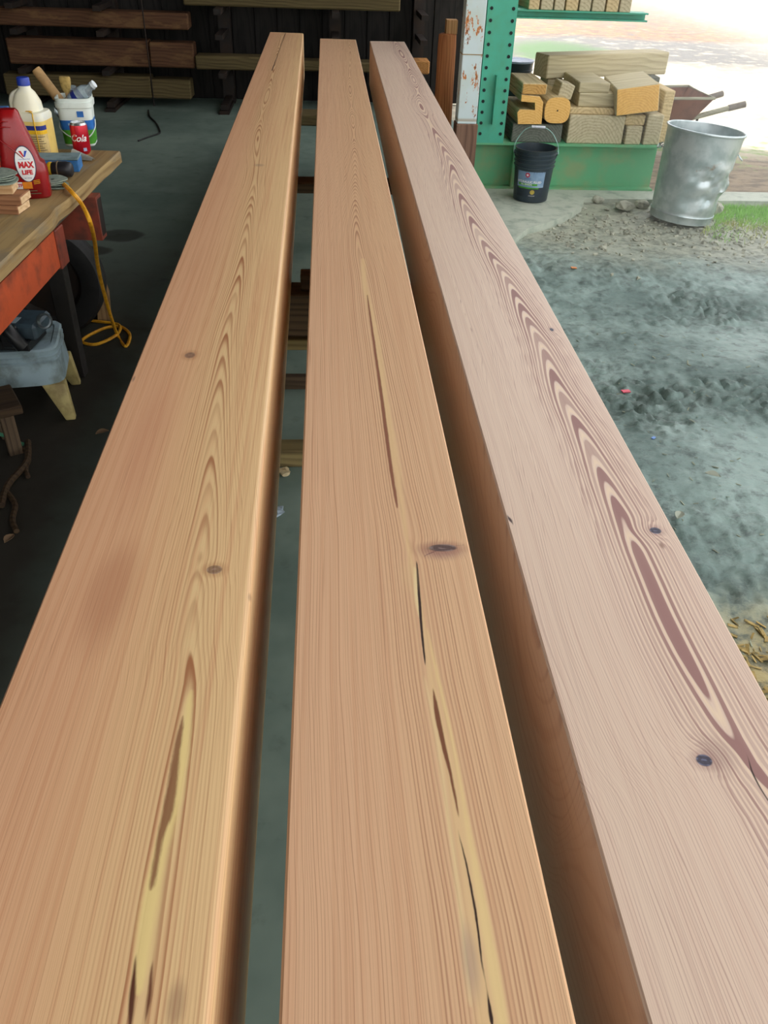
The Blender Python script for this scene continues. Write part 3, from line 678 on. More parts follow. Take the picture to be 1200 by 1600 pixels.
# ---- orange bottle cut by the left border
p = at_z(-9, 284, TT)
t = thing('spray_bottle', 'orange-red bottle at the left border beside the oil jug', 'bottle', (p.x, p.y, TT))
ORP = plain('orange_red_plastic', (214, 52, 30), .3)
obj('body', loft([(0, 0, 0, .03, .03, 3), (.006, 0, 0, .032, .032, 3), (.13, 0, 0, .032, .032, 3), (.16, 0, 0, .026, .026, 2.5), (.178, 0, 0, .016, .016, 2), (.19, 0, 0, .014, .014, 2)], 32), ORP, t, smooth=True)
obj('cap', lathe([(0, .215), (.015, .215), (.017, .21), (.017, .188), (0, .188)], seg=24), ORP, t, smooth=True)
p = at_z(-8, 200, TT)
bm = cbox(.16, .10, .07, .012); o = obj('blue_carton', bm, plain('dull_blue_card', (70, 120, 180), .6), loc=(p.x-.02, p.y+.05, TT), rot=(0, 0, .2)); tag(o, 'dull blue carton behind the jugs at the left border', 'box')
# ---- scrap blocks with sanding discs
p = at_z(0, 335, TT); SCR = timber('scrap_wood', (158, 112, 78), (116, 76, 50), axis=0, rings=50); SCRL = timber('pale_scrap_wood', (206, 170, 124), (170, 130, 88), axis=0, rings=50)
PALEEND = timber('pale_cut_end', (222, 192, 150), (196, 160, 116), axis=0, rings=70)
def scrap(label, x, y, z, sx, sy, sz, m, rz, g='scrap blocks stacked on the table'):
    t_ = thing('scrap_block', label, 'block', (x, y, z), rz, g); obj('body', cbox(sx, sy, sz, .002), m, t_)
    obj('cut_end', box(sx/2-.002, sx/2+.0008, -sy/2+.003, sy/2-.003, .003, sz-.003), PALEEND, t_); return t_
sx_, sy_ = p.x, p.y
scrap('lowest brown scrap block of the stack at the left table border', sx_-.02, sy_+.05, TT, .17, .09, .026, SCR, -.12)
scrap('middle brown scrap block, jutting out farthest right in the stack', sx_-.015, sy_+.055, TT+.026, .175, .09, .026, SCR, -.05)
scrap('topmost scrap block with a pale cut end under the sanding discs', sx_-.03, sy_+.065, TT+.052, .14, .08, .03, SCRL, .1)
DISC = plain('grey_green_abrasive', (142, 154, 138), .9, scale=60, rgb2=(116, 130, 118), bmp=.4)
def discs(x, y, z, labels, r, g, hole=True):
    for k, lab in enumerate(labels):
        b_ = lathe([(0, 0), (r, .0), (r, .003), (0, .003)], seg=32)
        for v in b_.verts: v.co.z += .0018*math.sin(3*math.atan2(v.co.y, v.co.x)+k)*(v.co.length/r) + .0018*(v.co.length/r)
        t_ = thing('sanding_disc', lab, 'sanding disc', (x+.006*math.cos(k*2.1), y+.006*math.sin(k*2.1), z+k*.0068), k*.7, g)
        obj('disc', b_, DISC, t_, smooth=True); obj('centre_hole', lathe([(0, .0034), (.006, .0034), (.006, .004), (0, .004)], seg=14), BLK, t_)
discs(sx_-.012, sy_+.062, TT+.083, ['lowest grey sanding disc on the scrap block stack', 'second grey sanding disc up on the scrap block stack', 'third grey sanding disc on the scrap block stack', 'topmost grey sanding disc on the scrap block stack'], .062, 'sanding discs on the scrap blocks')
q = on_table(84, 291)
discs(q[0]-.004, q[1]-.005, TT+.001, ['lowest sanding disc lying on the table by the yellow cord', 'second sanding disc up by the yellow cord', 'third sanding disc up by the yellow cord', 'topmost sanding disc by the yellow cord, under the black tool'], .05, 'sanding discs on the table')
# ---- blue box, black tool, paper
q = on_table(92, 268)
t = thing('blue_box', 'blue cardboard box with a grey dusty lid on the table', 'box', (q[0]-.004, q[1]+.035, TT), .1)
obj('body', cbox(.15, .09, .040, .002), plain('blue_card', (52, 120, 182), .55), t); obj('lid', box(-.077, .077, -.047, .047, .040, .047, None, .002), plain('dusty_grey_blue_card', (122, 146, 150), .7, rgb2=(96, 116, 116)), t)
q = on_table(96, 277)
t = thing('battery_tool', 'black cordless tool with a yellow collar lying before the blue box', 'tool', (q[0]-.003, q[1]-.012, TT+.03), .0)
My = Matrix.Rotation(PI/2, 4, 'Y')
obj('body', lathe([(0, -.02), (.022, -.02), (.026, -.012), (.027, .03), (.024, .045), (.018, .05), (0, .05)], seg=24, M=My), plain('black_plastic', (34, 34, 38), .45), t, smooth=True)
obj('collar', lathe([(.0, -.034), (.02, -.034), (.0245, -.028), (.0245, -.02), (0, -.02)], seg=24, M=My), YEL, t, smooth=True)
obj('grip_line', lathe([(.0268, .0), (.0278, .001), (.0278, .004), (.0268, .005)], seg=24, M=My), GREY, t, smooth=True)
q = on_table(133, 250); pp = BM()
N = 8; g_ = [[pp.verts.new((-.045+.09*i/N, -.03+.06*j/N*(1-.6*i/N), .004+.030*math.sin(PI*j/N)*(1-.75*i/N))) for i in range(N+1)] for j in range(N+1)]
for j in range(N):
    for i in range(N): pp.faces.new((g_[j][i], g_[j][i+1], g_[j+1][i+1], g_[j+1][i]))
bmesh.ops.solidify(pp, geom=pp.faces[:], thickness=.0012)
o = obj('paper_cone', pp, plain('white_paper', (206, 208, 200), .7), loc=(q[0]-.004, q[1]+.015, TT), rot=(0, 0, -.25), smooth=True); tag(o, 'curled white paper lying beside the blue box', 'paper')
# ---- yellow cord
YC = plain('yellow_cord_rubber', (226, 164, 30), .5, scale=30, rgb2=(196, 134, 22))
P = [at_z(58, 258, TT+.012), at_z(66, 262, TT+.012), at_z(95, 284, TT+.01), at_z(112, 300, TT+.012), at_z(127, 318, TT-.02)]
for (x, y, Y) in ((140, 345, 2.80), (148, 378, 2.95), (152, 410, 3.08), (158, 440, 3.2), (166, 470, 3.38), (175, 500, 3.58)): P.append(at_y(x, y, Y))
for (x, y) in ((184, 524), (196, 541), (203, 528), (200, 518), (186, 510), (160, 514), (128, 532), (150, 538), (182, 523), (186, 508), (160, 503), (120, 500), (100, 503)): P.append(at_z(x, y, .008 if (x, y) != (182, 523) else .024))
o = obj('extension_cord', tube(smooth_path(P, 7), .0075, 8), YC, smooth=True); tag(o, 'yellow extension cord hanging off the table and coiled on the floor', 'cord')
# ---- wheel and wedge behind the table leg
t = thing('cart_wheel', 'dark rubber tyre standing behind the table leg', 'wheel', (-1.34, 3.9, .27))
Mx = Matrix.Rotation(PI/2, 4, 'X')
obj('tyre', lathe([(.17, -.05), (.22, -.06), (.255, -.055), (.27, -.035), (.27, .035), (.255, .055), (.22, .06), (.17, .05), (.17, -.05)], seg=44, M=Mx), BLK, t, smooth=True)
rm = obj('rim', lathe([(.0, -.02), (.05, -.02), (.06, -.01), (.15, -.02), (.17, -.048), (.172, -.048), (.172, .048), (.15, .02), (0, .02)], seg=36, M=Mx), RUST, t, smooth=True)
obj('hub', lathe([(0, -.06), (.03, -.06), (.035, -.02), (0, -.02)], seg=18, M=Mx), RUST, rm, smooth=True)
o = obj('wood_chock', prism([(-.03, 0), (.035, 0), (.045, .12), (.03, .21), (.005, .19), (-.02, .08)], -.05, .05), timber('tan_wedge', (150, 120, 82), (110, 82, 54), axis=2), loc=(-1.155, 4.08, 0), rot=(0, 0, .2)); tag(o, 'tan wood wedge standing on the floor beside the tyre', 'wedge')
# ---- plastic step stool with a tool on it
t = thing('step_stool', 'grubby white plastic step stool with a flared leg, under the table', 'stool', (-1.305, 3.155, 0), .17)
t.scale = (1, 1, 1.05)
STL = plain('grubby_white_plastic', (150, 172, 180), .5, scale=9, rgb2=(112, 126, 124)); STY = plain('yellowed_plastic', (186, 170, 112), .5, scale=9, rgb2=(140, 122, 76))
obj('top', loft([(.27, 0, 0, .212, .152, 7), (.285, 0, 0, .215, .155, 7), (.292, 0, 0, .208, .148, 7), (.292, 0, 0, .19, .13, 7), (.284, 0, 0, .185, .126, 7)], 48), STL, t, smooth=True)
for z in (.235, .255): obj('rim_ledge', loft([(z, 0, 0, .214, .154, 7), (z+.009, 0, 0, .216, .156, 7), (z+.012, 0, 0, .212, .152, 7)], 48), STL, t, smooth=True)
obj('skirt', loft([(.15, 0, 0, .218, .158, 7), (.235, 0, 0, .211, .151, 7), (.27, 0, 0, .211, .151, 7)], 48), STL, t, smooth=True)
for sx in (-1, 1):
    for sy in (-1, 1):
        b_ = BM(); vs = []
        for xx in (0, 1):
            for yy in (0, 1):
                fx = lambda o_, w_: sx*(o_-w_*xx); fy = lambda o_, w_: sy*(o_-w_*yy)
                vs += [Vector((fx(.235, .04), fy(.175, .035), 0)), Vector((fx(.219, .09), fy(.159, .06), .152))]
        add_hexa(b_, vs, .006, 2); obj('leg', b_, STY, t, smooth=True)
t = thing('nail_gun', 'dark grey power tool with a black handle lying on the step stool', 'tool', (-1.265, 3.11, .307), -.12)
TG = plain('blue_grey_tool_plastic', (64, 82, 92), .45, scale=10, rgb2=(46, 58, 66)); TB = plain('black_tool_plastic', (26, 28, 30), .4)
obj('body', box(-.22, .15, -.07, .09, .04, .105, None, .012), TG, t); obj('base_plate', box(-.2, .12, -.09, .08, .004, .045, None, .005), TB, t)
obj('handle', rough_up(tube(smooth_path([(.03, -.085, .12), (.06, -.10, .095), (.085, -.105, .06), (.10, -.10, .03)], 6), .026, 10), .001, 20), TB, t, smooth=True)
obj('latch', box(.02, .08, -.105, -.06, .02, .10, None, .006), TB, t); obj('clip', box(.085, .098, -.112, -.104, .02, .075, None, .002), plain('pale_clip', (140, 150, 156), .4), t)
obj('ring', lathe([(.022, -.01), (.027, -.012), (.030, -.006), (.030, .008), (.024, .01), (.022, -.01)], seg=28, M=Matrix.Translation((.175, -.03, .11))@Matrix.Rotation(1.1, 4, 'X')), plain('dull_ring_metal', (110, 120, 124), .35, .6), t, smooth=True)
lb2 = obj('label', box(-.02, .07, -.055, .0, .105, .1062), plain('pale_tool_label', (160, 180, 186), .5), t); obj('label_print', box(-.01, .05, -.045, -.02, .1062, .1068), TG, lb2)
obj('slide_rail', box(-.2, .02, -.075, -.069, .06, .067), ALU, t)
# ---- low bench and sticks
t = thing('low_bench', 'low dark wooden bench in the shadow before the step stool', 'bench', (-1.42, 2.735, 0), .5)
DBW = timber('bench_dark_wood', (70, 54, 36), (46, 34, 24), axis=0, rings=40); GRR = plain('green_rod_paint', (82, 150, 116), .5)
obj('seat', box(-.35, .26, -.10, .10, .17, .205, None, .004), DBW, t)
for (a, b2) in ((-.3, -.07), (-.3, .07), (.2, -.07), (.2, .07)): obj('leg', box(a-.025, a+.025, b2-.02, b2+.02, 0, .17, None, .003), OLDW_Z, t)
def stick(name, label, p, q, r, m, cat='stick'):
    dv = Vector(q)-Vector(p); sd = Vector((-dv.y, dv.x, 0))*.06
    o = obj(name, tube(smooth_path([p, Vector(p)+dv*.35+sd, Vector(p)+dv*.7-sd*.3, q], 5), r, 7), m); return tag(o, label, cat)
stick('rod', 'thin green rod lying low at the left border beside the bench', at_z(-12, 676, .03), at_z(36, 694, .015), .008, GRR, 'rod')
stick('stick', 'long dark stick on the floor below the green rod', at_z(44, 690, .02), at_z(2, 790, .02), .012, DBW)
stick('stick', 'short dark stick right of the green rod on the floor', at_z(38, 702, .014), at_z(44, 745, .012), .009, DBW)
stick('stick', 'lowest dark stick near the left border on the floor', at_z(12, 770, .014), at_z(26, 830, .012), .010, DBW)
# ---- litter on the slab
def scrap_paper(name, label, px_, py_, r, m, cat):
    b_ = BM(); bmesh.ops.create_icosphere(b_, subdivisions=2, radius=r); q = at_z(px_, py_, 0)
    for v in b_.verts: v.co += noise.noise_vector(v.co*60+Vector((px_, 0, 0)))*r*.7; v.co.z *= .5
    zmin = min(v.co.z for v in b_.verts)
    return tag(obj(name, b_, m, loc=(q.x, q.y, -zmin)), label, cat)
CRM = plain('cream_paper', (204, 186, 146), .8); FOIL = plain('silver_film', (160, 176, 188), .3, .4)
scrap_paper('paper_scrap', 'cream paper scrap on the floor in the gap, nearest the square timber', 445, 741, .022, CRM, 'paper')
scrap_paper('plastic_scrap', 'silvery plastic scrap on the floor in the gap, nearest the viewer', 434, 803, .024, FOIL, 'litter')
def leaf(label, px_, py_, s, m, z=0.004, rz=0.0):
    b_ = BM(); N = 5; A = []; B = []; C = []
    for i in range(N+1):
        t_ = i/N; wv = .32*math.sin(PI*t_)**.8; A.append(b_.verts.new((s*(t_-.5), s*wv, .12*s*math.sin(PI*t_)+.05*s))); C.append(b_.verts.new((s*(t_-.5), 0, .01*s))); B.append(b_.verts.new((s*(t_-.5), -s*wv, .12*s*math.sin(PI*t_)+.05*s)))
    for i in range(N): b_.faces.new((A[i], A[i+1], C[i+1], C[i])); b_.faces.new((C[i], C[i+1], B[i+1], B[i]))
    bmesh.ops.remove_doubles(b_, verts=b_.verts, dist=1e-5); bmesh.ops.solidify(b_, geom=b_.faces[:], thickness=.001)
    q = at_z(px_, py_, 0); return tag(obj('leaf', b_, m, loc=(q.x, q.y, z), rot=(0, 0, rz)), label, 'leaf')
LF = plain('dry_leaf', (120, 96, 70), .8)
leaf('curled dry leaf on the dark floor left of the leftmost beam', 160, 677, .055, LF, .003, .5)
leaf('small dry leaf on the dark floor by the lower left beam edge', 15, 843, .05, LF, .003, 1.2)

# ================================================================== POSTS AT THE OPEN SIDE
t = thing('log_post', 'orange-brown debarked log post with a squared block on its top', 'post', (.945, 7.27, 0))
LOG = timber('debarked_log', (196, 128, 82), (148, 88, 54), axis=2, rings=50)
prof = [(.075, 0), (.078, .3), (.073, .6), (.072, .9), (.068, .985), (.05, .992), (0, .993)]
obj('log', rough_up(lathe(prof, seg=20), .005, 6), LOG, t, smooth=True)
obj('top_block', box(-.02, .066, -.04, .05, .99, 1.085, None, .003), timber('block_end', (206, 160, 112), (160, 112, 72), axis=2), t)
def white_paint():
    m, b = newmat('peeling_white_paint'); x, y, z = objco()
    n = nz(xyz(x*22, y*22, z*9), 1, 5, .7); n2 = nz(xyz(x*5, y*5, z*3), 1, 3)
    c = cmix(sstep(n2, .45, .7)*.5, lin((206, 222, 224)), lin((190, 200, 178)))
    k = sstep(n+(n2-.5)*.35, .595, .625); rust = cmix(sstep(n, .6, .68), lin((196, 120, 54)), lin((96, 62, 44)))
    c = cmix(k, c, rust); c = cmix(sstep(z, .5, .505, 0, 1)*sstep(z, .51, .53, 1, 0)*.6, c, lin((150, 120, 60)))
    link_col(b, c); b.inputs['Roughness'].default_value = .55; bump(b, k, .4, -.003); return m
t = thing('shed_post', 'square shed post with peeling white paint and a bare brown foot', 'post', (1.037, 6.62, 0))
obj('painted_shaft', box(-.071, .071, -.07, .07, .485, 4.6, None, .004), white_paint(), t)
obj('bare_foot', box(-.078, .085, -.076, .076, 0, .485, None, .006), timber('brown_post_foot', (134, 104, 86), (100, 76, 64), axis=2, rings=30), t)
obj('joint_line', box(-.073, .073, -.0725, .0725, .935, .941), plain('rust_joint', (150, 126, 80), .7), t)

# ================================================================== GREEN RACK
GR = plain('teal_rack_paint', (66, 168, 140), .45, scale=5, rgb2=(70, 156, 124)); GRD = plain('dusty_rack_paint', (96, 172, 124), .6, scale=4, rgb2=(132, 162, 116))
t = thing('pallet_rack', 'green steel lumber rack with a perforated upright at the open side', 'rack', (1.24, 6.66, 0))
def ibeam(L, h, w, tf=.014, tw=.012):
    """I section along +x, standing on z=0"""
    b_ = BM()
    o_ = [(-w/2, 0), (w/2, 0), (w/2, tf), (tw/2, tf), (tw/2, h-tf), (w/2, h-tf), (w/2, h), (-w/2, h), (-w/2, h-tf), (-tw/2, h-tf), (-tw/2, tf), (-w/2, tf)]
    A = [b_.verts.new((0, a, c)) for a, c in o_]; B = [b_.verts.new((L, a, c)) for a, c in o_]; n = len(A)
    b_.faces.new(A); b_.faces.new(B)
    for i in range(n): b_.faces.new((A[i], B[i], B[(i+1) % n], A[(i+1) % n]))
    return b_
bb = obj('base_beam', ibeam(1.45, .335, .17), GRD, t, loc=(-.10, .085, 0))
obj('web_plate', box(.30, .312, -.08, -.006, .014, .321), GRD, bb)
obj('base_beam', ibeam(1.45, .335, .17), GRD, t, loc=(-.10, .95, 0))
cl = BM(); add_box(cl, -.107, .107, 0, .016, .335, 3.6); add_box(cl, -.006, .006, .016, .16, .335, 3.6); add_box(cl, -.107, .107, .16, .176, .335, 3.6)
obj('upright', cl, GR, t)
fin = obj('gusset', box(-.002, .008, -.055, 0, .47, .80), GR, t)
hb = None
k = 0
while .40+.074*k < 1.5:
    for sx in (-.078, .078):
        if hb is None:
            o_ = obj('bolt_hole', lathe([(0, -.0012), (.0115, -.0012), (.0115, .004), (0, .004)], seg=14, M=Matrix.Rotation(PI/2, 4, 'X')), plain('hole_shadow_steel', (22, 36, 34), .8), t); hb = o_.data
        else: o_ = obj('bolt_hole', hb, None, t)
        o_.location = (sx, -.0005, .40+.074*k)
    k += 1
ar = obj('arm', ibeam(.95, .055, .14, .010, .010), GR, t, loc=(.107, .09, 1.155)); 
obj('arm', ibeam(.95, .055, .14, .010, .010), GR, t, loc=(.107, .95, 1.155))
obj('rear_upright', box(-.10, .10, .95, 1.05, .335, 3.6), GR, t)
gl = 'lumber ends on the upper rack arm'; lw = [(.075, .11), (.085, .14), (.07, .10), (.085, .12), (.08, .13), (.09, .15), (.085, .12), (.08, .16)]
pos = ['first', 'second', 'third', 'fourth', 'fifth', 'sixth', 'seventh', 'eighth']; xx = 1.43
WG = timber('weathered_grey_lumber', (200, 190, 158), (164, 152, 122), axis=1, rings=45)
WG2 = timber('weathered_tan_lumber', (212, 192, 148), (172, 150, 108), axis=1, rings=45)
for i, (a, h) in enumerate(lw):
    o = obj('lumber', cbox(a, 1.2, h, .004), WG if i % 3 else WG2, loc=(xx+a/2, 6.69+.6, 1.2102)); xx += a+.012
    tag(o, 'lumber end on the upper green rack arm, %s from the green upright' % pos[i], 'lumber', gl)

# ================================================================== TIMBER PILE ON THE RACK BASE
GP = 'offcuts piled on the green rack base'
WGX = timber('weathered_grey_beam', (198, 188, 154), (168, 156, 124), axis=0, rings=30); SAWN = timber('fresh_sawn_end', (240, 194, 116), (222, 168, 90), axis=1, rings=60); DKT = timber('dark_weathered_lumber', (112, 116, 106), (84, 88, 80), axis=1)
def pile(label, l, r, top, bot, Y, dep, m, end=None, rx=0.0, ry=0.0, zfix=None, name='timber_offcut'):
    """a piece whose front end spans l..r, top..bot as surveyed on the upright plane Y"""
    a = at_y(l, (top+bot)/2, Y); c = at_y(r, (top+bot)/2, Y); zt = at_y((l+r)/2, top, Y).z; zb = at_y((l+r)/2, bot, Y).z
    if zfix is not None: zb = zfix
    sx, h = c.x-a.x, zt-zb
    if end is None:
        o = obj(name, rough_up(cbox(sx, dep, h, .006), .003, 8, l), m, loc=((a.x+c.x)/2, Y+dep/2, zb), rot=(0, ry, rx)); return tag(o, label, 'timber', GP)
    t_ = thing(name, label, 'timber', ((a.x+c.x)/2, Y+dep/2, zb), rot=(0, ry, rx), group=GP)
    t_['label'] = label
    obj('body', rough_up(cbox(sx, dep, h, .006), .003, 8, l), m, t_)
    e_ = obj('sawn_end', box(-sx/2+.004, sx/2-.004, -dep/2-.004, -dep/2+.004, .004, h-.004, None, .002), end, t_); return t_
ZB = .335
# back row carrying the rest
pile('dark low timber under the two orange ended offcuts', 800, 878, 194, 222, 6.70, .55, DKT, zfix=ZB)
# notched block
Y = 6.68; f = lambda x, y: at_y(x, y, Y)
t_ = thing('timber_offcut', 'orange offcut with a deep notch sawn into its end, beside the green upright', 'timber', f(828, 194), group=GP)
o0 = f(828, 194); out = [(809, 194), (846, 194), (849, 160), (844, 151), (815, 148), (814, 158), (836, 160), (836, 172), (812, 171), (808, 176)]
ol = [((f(*p)-o0).x, (f(*p)-o0).z) for p in out]
obj('body', prism(ol, .004, .55), WG2, t_); obj('sawn_end', prism([(x*.985, .001+z*.985) for x, z in ol], -.004, .005), SAWN, t_)
# round log end
o0 = f(868, 193); rx_ = (f(888, 172)-f(848, 172)).x/2; rz_ = (f(868, 152)-f(868, 193)).z/2
t_ = thing('timber_offcut', 'rounded log offcut with an orange sawn end and small dark heart', 'timber', o0, group=GP)
ol = []
for i in range(28):
    a = 2*PI*i/28; c, s = math.cos(a), math.sin(a); k = 1/((abs(c)**3.2+abs(s)**3.2)**(1/3.2)); ol.append((rx_*c*k, rz_+rz_*s*k))
obj('body', prism(ol, .004, .6), WG2, t_); e_ = obj('sawn_end', prism([(x*.98, .002+z*.98) for x, z in ol], -.004, .005), SAWN, t_)
obj('heart', lathe([(0, 0), (.006, 0), (.006, .002), (0, .002)], seg=10, M=Matrix.Translation((0, -.0045, rz_))@Matrix.Rotation(PI/2, 4, 'X')), RUST, e_)
zt1 = at_y(830, 149, 6.68).z
pile('tan ended block lying on the notched offcut', 816, 854, 131, 149, 6.70, .5, WG2, end=timber('tan_sawn_end', (206, 164, 98), (172, 128, 70), axis=1), zfix=zt1+.002)
pile('small grey block tipped on the round log offcut', 872, 894, 131, 154, 6.76, .22, WG, ry=.22)
pile('wide grey timber at the bottom of the pile, in the middle', 888, 975, 181, 222, 6.70, .9, WG, zfix=ZB)
z2 = at_y(930, 181, 6.70).z
pile('grey plank lying on the wide middle timber', 890, 962, 169, 181, 6.74, .8, WG2, zfix=z2+.001)
z3 = at_y(926, 169, 6.74).z
pile('pale grey block, second from the top of the middle stack', 904, 968, 146, 169, 6.78, .5, WGX, zfix=z3+.001)
z4 = at_y(936, 146, 6.78).z
pile('grey block on top of the middle stack under the big beam', 905, 953, 129, 146, 6.79, .5, WGX, zfix=z4+.001)
pile('short grey block at the pile bottom right of the wide timber', 978, 1003, 197, 222, 6.70, .7, WG, zfix=ZB)
z5 = at_y(990, 197, 6.70).z
pile('short pale block stacked right of the wide timber', 977, 1008, 180, 197, 6.72, .5, WG2, zfix=z5+.001)
pile('upright looking grey timber end at the right of the pile', 1009, 1034, 180, 222, 6.70, .8, WG, zfix=ZB)
z6 = at_y(1020, 180, 6.70).z
pile('big tilted offcut with a bright orange sawn end, at the right', 976, 1040, 135, 171, 6.64, .62, WGX, end=SAWN, ry=-.16, rx=-.12, zfix=z6+.018)
pile('tan offcut behind the tilted orange ended one', 1037, 1053, 142, 172, 6.78, .5, WG2, zfix=ZB)
# the big grey beam on top, lying askew
a, c = at_y(853, 123, 7.23), at_y(1040, 117, 7.63); L_ = Vector((c.x-a.x, c.y-a.y)).length; ang = math.atan2(c.y-a.y, c.x-a.x)
o = obj('timber_offcut', rough_up(box(0, L_, 0, .2, 0, .165, None, .008), .004, 4), WGX, loc=(a.x, a.y, .70), rot=(0, 0, ang)); tag(o, 'long heavy grey beam lying across the top of the pile', 'timber', GP)
pile('hidden rear offcut carrying the left of the heavy beam', 852, 878, 124, 190, 7.28, .28, WG, zfix=ZB)['label'] = 'rear grey offcut behind the small tipped block'
pl = obj('timber_offcut', cbox(.3, .3, .364, .005), DKT, loc=(2.62, 7.62, ZB)); tag(pl, 'dark rear offcut under the right end of the heavy beam', 'timber', GP)

# ---- dark bucket stack behind the upright
BKP = plain('black_bucket_plastic', (46, 60, 68), .4, scale=6, rgb2=(36, 46, 52))
def bucket_prof(r0, r1, h, ribs):
    p = [(0, 0), (r0-.01, 0), (r0, .006)]
    for zz in ribs: rr = r0+(r1-r0)*zz/h; p += [(rr, zz-.012), (rr+.007, zz-.009), (rr+.007, zz-.003), (rr, zz)]
    p += [(r1, h-.008), (r1+.003, h), (r1-.006, h), (r1-.008, h-.02), (r0-.006, .012), (0, .012)]
    return p
q0 = at_y(812, 150, 7.75)
for i, (z, lab) in enumerate(((0, 'lower dark bucket of the stack behind the green upright'), (.38, 'upper dark bucket of the stack behind the green upright'))):
    t = thing('dark_bucket', lab, 'bucket', (1.66, 8.0, z-.02*(1-i)), .2, 'dark buckets behind the upright')
    t.location.z = 0.0-.02 if i == 0 else .357
    obj('body', lathe(bucket_prof(.12, .145, .36, (.28, .31)), seg=32), BKP, t, smooth=True)
    obj('lid', lathe([(0, .361), (.148, .361), (.151, .366), (.151, .376), (.146, .377), (.13, .372), (0, .372)], seg=32), plain('pale_blue_lid', (170, 186, 214), .4), t, smooth=True)

# ================================================================== BLACK BUCKET WITH LABEL
bq = at_z(832, 300, 0)
t = thing('bucket', 'black five-gallon bucket with a blue and green label and wire handle', 'bucket', (1.545, 6.39, 0), -.18)
R0, R1, HB = .128, .152, .37
obj('body', lathe(bucket_prof(R0, R1, HB, (.255, .285, .315, .343)), seg=44), BKP, t, smooth=True)
h_ = obj('handle', tube(smooth_path([(-.163, -.0, .33), (-.155, .03, .39), (-.10, .075, .465), (-.03, .09, .492), (.03, .09, .492), (.10, .075, .46), (.15, .035, .395), (.165, 0, .33)], 6), .0035, 6), plain('pale_wire', (150, 190, 180), .4, .5), t, smooth=True)
obj('grip', tube([(-.05, .088, .489), (.05, .088, .489)], .0095, 10), plain('white_grip', (226, 232, 240), .4), h_, smooth=True)
for sx in (-1, 1): obj('handle_ear', lathe([(0, 0), (.016, 0), (.014, .012), (0, .012)], seg=12, M=Matrix.Translation((sx*.148, 0, .33))@Matrix.Rotation(sx*PI/2, 4, 'Y')), BKP, t)
rad = lambda z: R0+(R1-R0)*z/HB+.0008
def cpatch(name, ang0, ang1, z0, z1, off, m, parent, seg=14):
    return obj(name, lathe([(rad(z0)+off, z0), (rad(z1)+off, z1)], seg=seg, a0=ang0, a1=ang1), m, parent, smooth=True)
ac = -PI/2-.10
lb3 = cpatch('label', ac-.82, ac+.72, .075, .225, .0, plain('label_slate_blue', (120, 150, 180), .45, rgb2=(160, 186, 206), scale=5), t)
cpatch('label_lower', ac-.82, ac+.72, .045, .115, .0006, plain('label_dark', (40, 52, 64), .45), lb3)
cpatch('label_stripe', ac-.72, ac+.35, .128, .142, .0009, GRN, lb3); cpatch('label_stripe', ac-.72, ac+.45, .105, .115, .0012, GRN, lb3)
bmap = lambda da, zc, off=.002: (lambda x, z: Vector(((rad(zc+z)+off)*math.cos(ac+da+x/rad(zc)), (rad(zc+z)+off)*math.sin(ac+da+x/rad(zc)), zc+z)))
obj('text', text_mesh('HYDRAULIC FLUID', .022, bmap(-.12, .153), bold=.0005), WPR, lb3); obj('text', text_mesh('ALL SEASON', .015, bmap(-.25, .135), bold=.0003), WPR, lb3)
obj('text', text_mesh('premium', .013, bmap(-.2, .178)), NAVY, lb3); obj('text', text_mesh('5 GALLONS', .009, bmap(.1, .055)), WPR, lb3)
def disc_on(name, da, zc, r, off, m):
    b_ = BM(); mp = bmap(da, zc, off); b_.faces.new([b_.verts.new(mp(r*math.cos(2*PI*i/20), r*math.sin(2*PI*i/20))) for i in range(20)]); return obj(name, b_, m, lb3)
disc_on('emblem', -.22, .202, .017, .0022, plain('crimson_print', (180, 30, 70), .5))
b_ = BM(); mp = bmap(-.22, .202, .0032); b_.faces.new([b_.verts.new(mp((.012 if i % 2 == 0 else .005)*math.sin(2*PI*i/10), (.012 if i % 2 == 0 else .005)*math.cos(2*PI*i/10))) for i in range(10)]); bmesh.ops.triangulate(b_, faces=b_.faces); obj('emblem_star', b_, WPR, lb3)
disc_on('seal', .12, .082, .017, .0022, plain('gold_print', (186, 166, 70), .5))

# ================================================================== GALVANISED CAN
def galv():
    m, b = newmat('galvanised_steel'); x, y, z = objco(); v = xyz(x, y, z)
    n = nz(v, 9, 4, .6); s = nz(xyz(x*30, y*30, z*4), 1, 3)
    c = cmix(sstep(n, .35, .65), lin((202, 212, 212)), lin((168, 184, 184))); c = cmix(sstep(nz(v, 5, 5, .7), .62, .72)*.7, c, lin((150, 116, 84)))
    link_col(b, c); b.inputs['Metallic'].default_value = .65; X.nt.links.new((s*.2+.28).s, b.inputs['Roughness']); bump(b, n, .15, .006); return m
GV = galv()
t = thing('trash_can', 'dented galvanised steel trash can standing on the muddy ground', 'trash can', (2.59, 6.01, -.012), .3, rot=(.0, .075, .2))
def dent(p):
    a = math.atan2(p.y, p.x); q = Vector(p)
    f_ = max(0.0, math.cos((a+1.15)))**1.5*math.sin(min(1, max(0, (p.z-.06)/.42))*PI)
    k = noise.noise(Vector((p.x*7, p.y*7, p.z*9+11)))*.045+abs(noise.noise(Vector((p.x*17+3, p.y*17, p.z*21+5))))*-.04
    r = math.hypot(p.x, p.y)
    if r > .1: s = 1+(k*f_)/r; q.x *= s; q.y *= s
    return q
prof = [(0, .012), (.215, .012), (.215, 0), (.221, 0), (.222, .045), (.226, .05), (.223, .056)]+[(.223+.04*k/26, .056+.53*k/26) for k in range(1, 27)]+[(.266, .60)]
obj('body', lathe(prof, seg=72, fn=dent), GV, t, smooth=True)
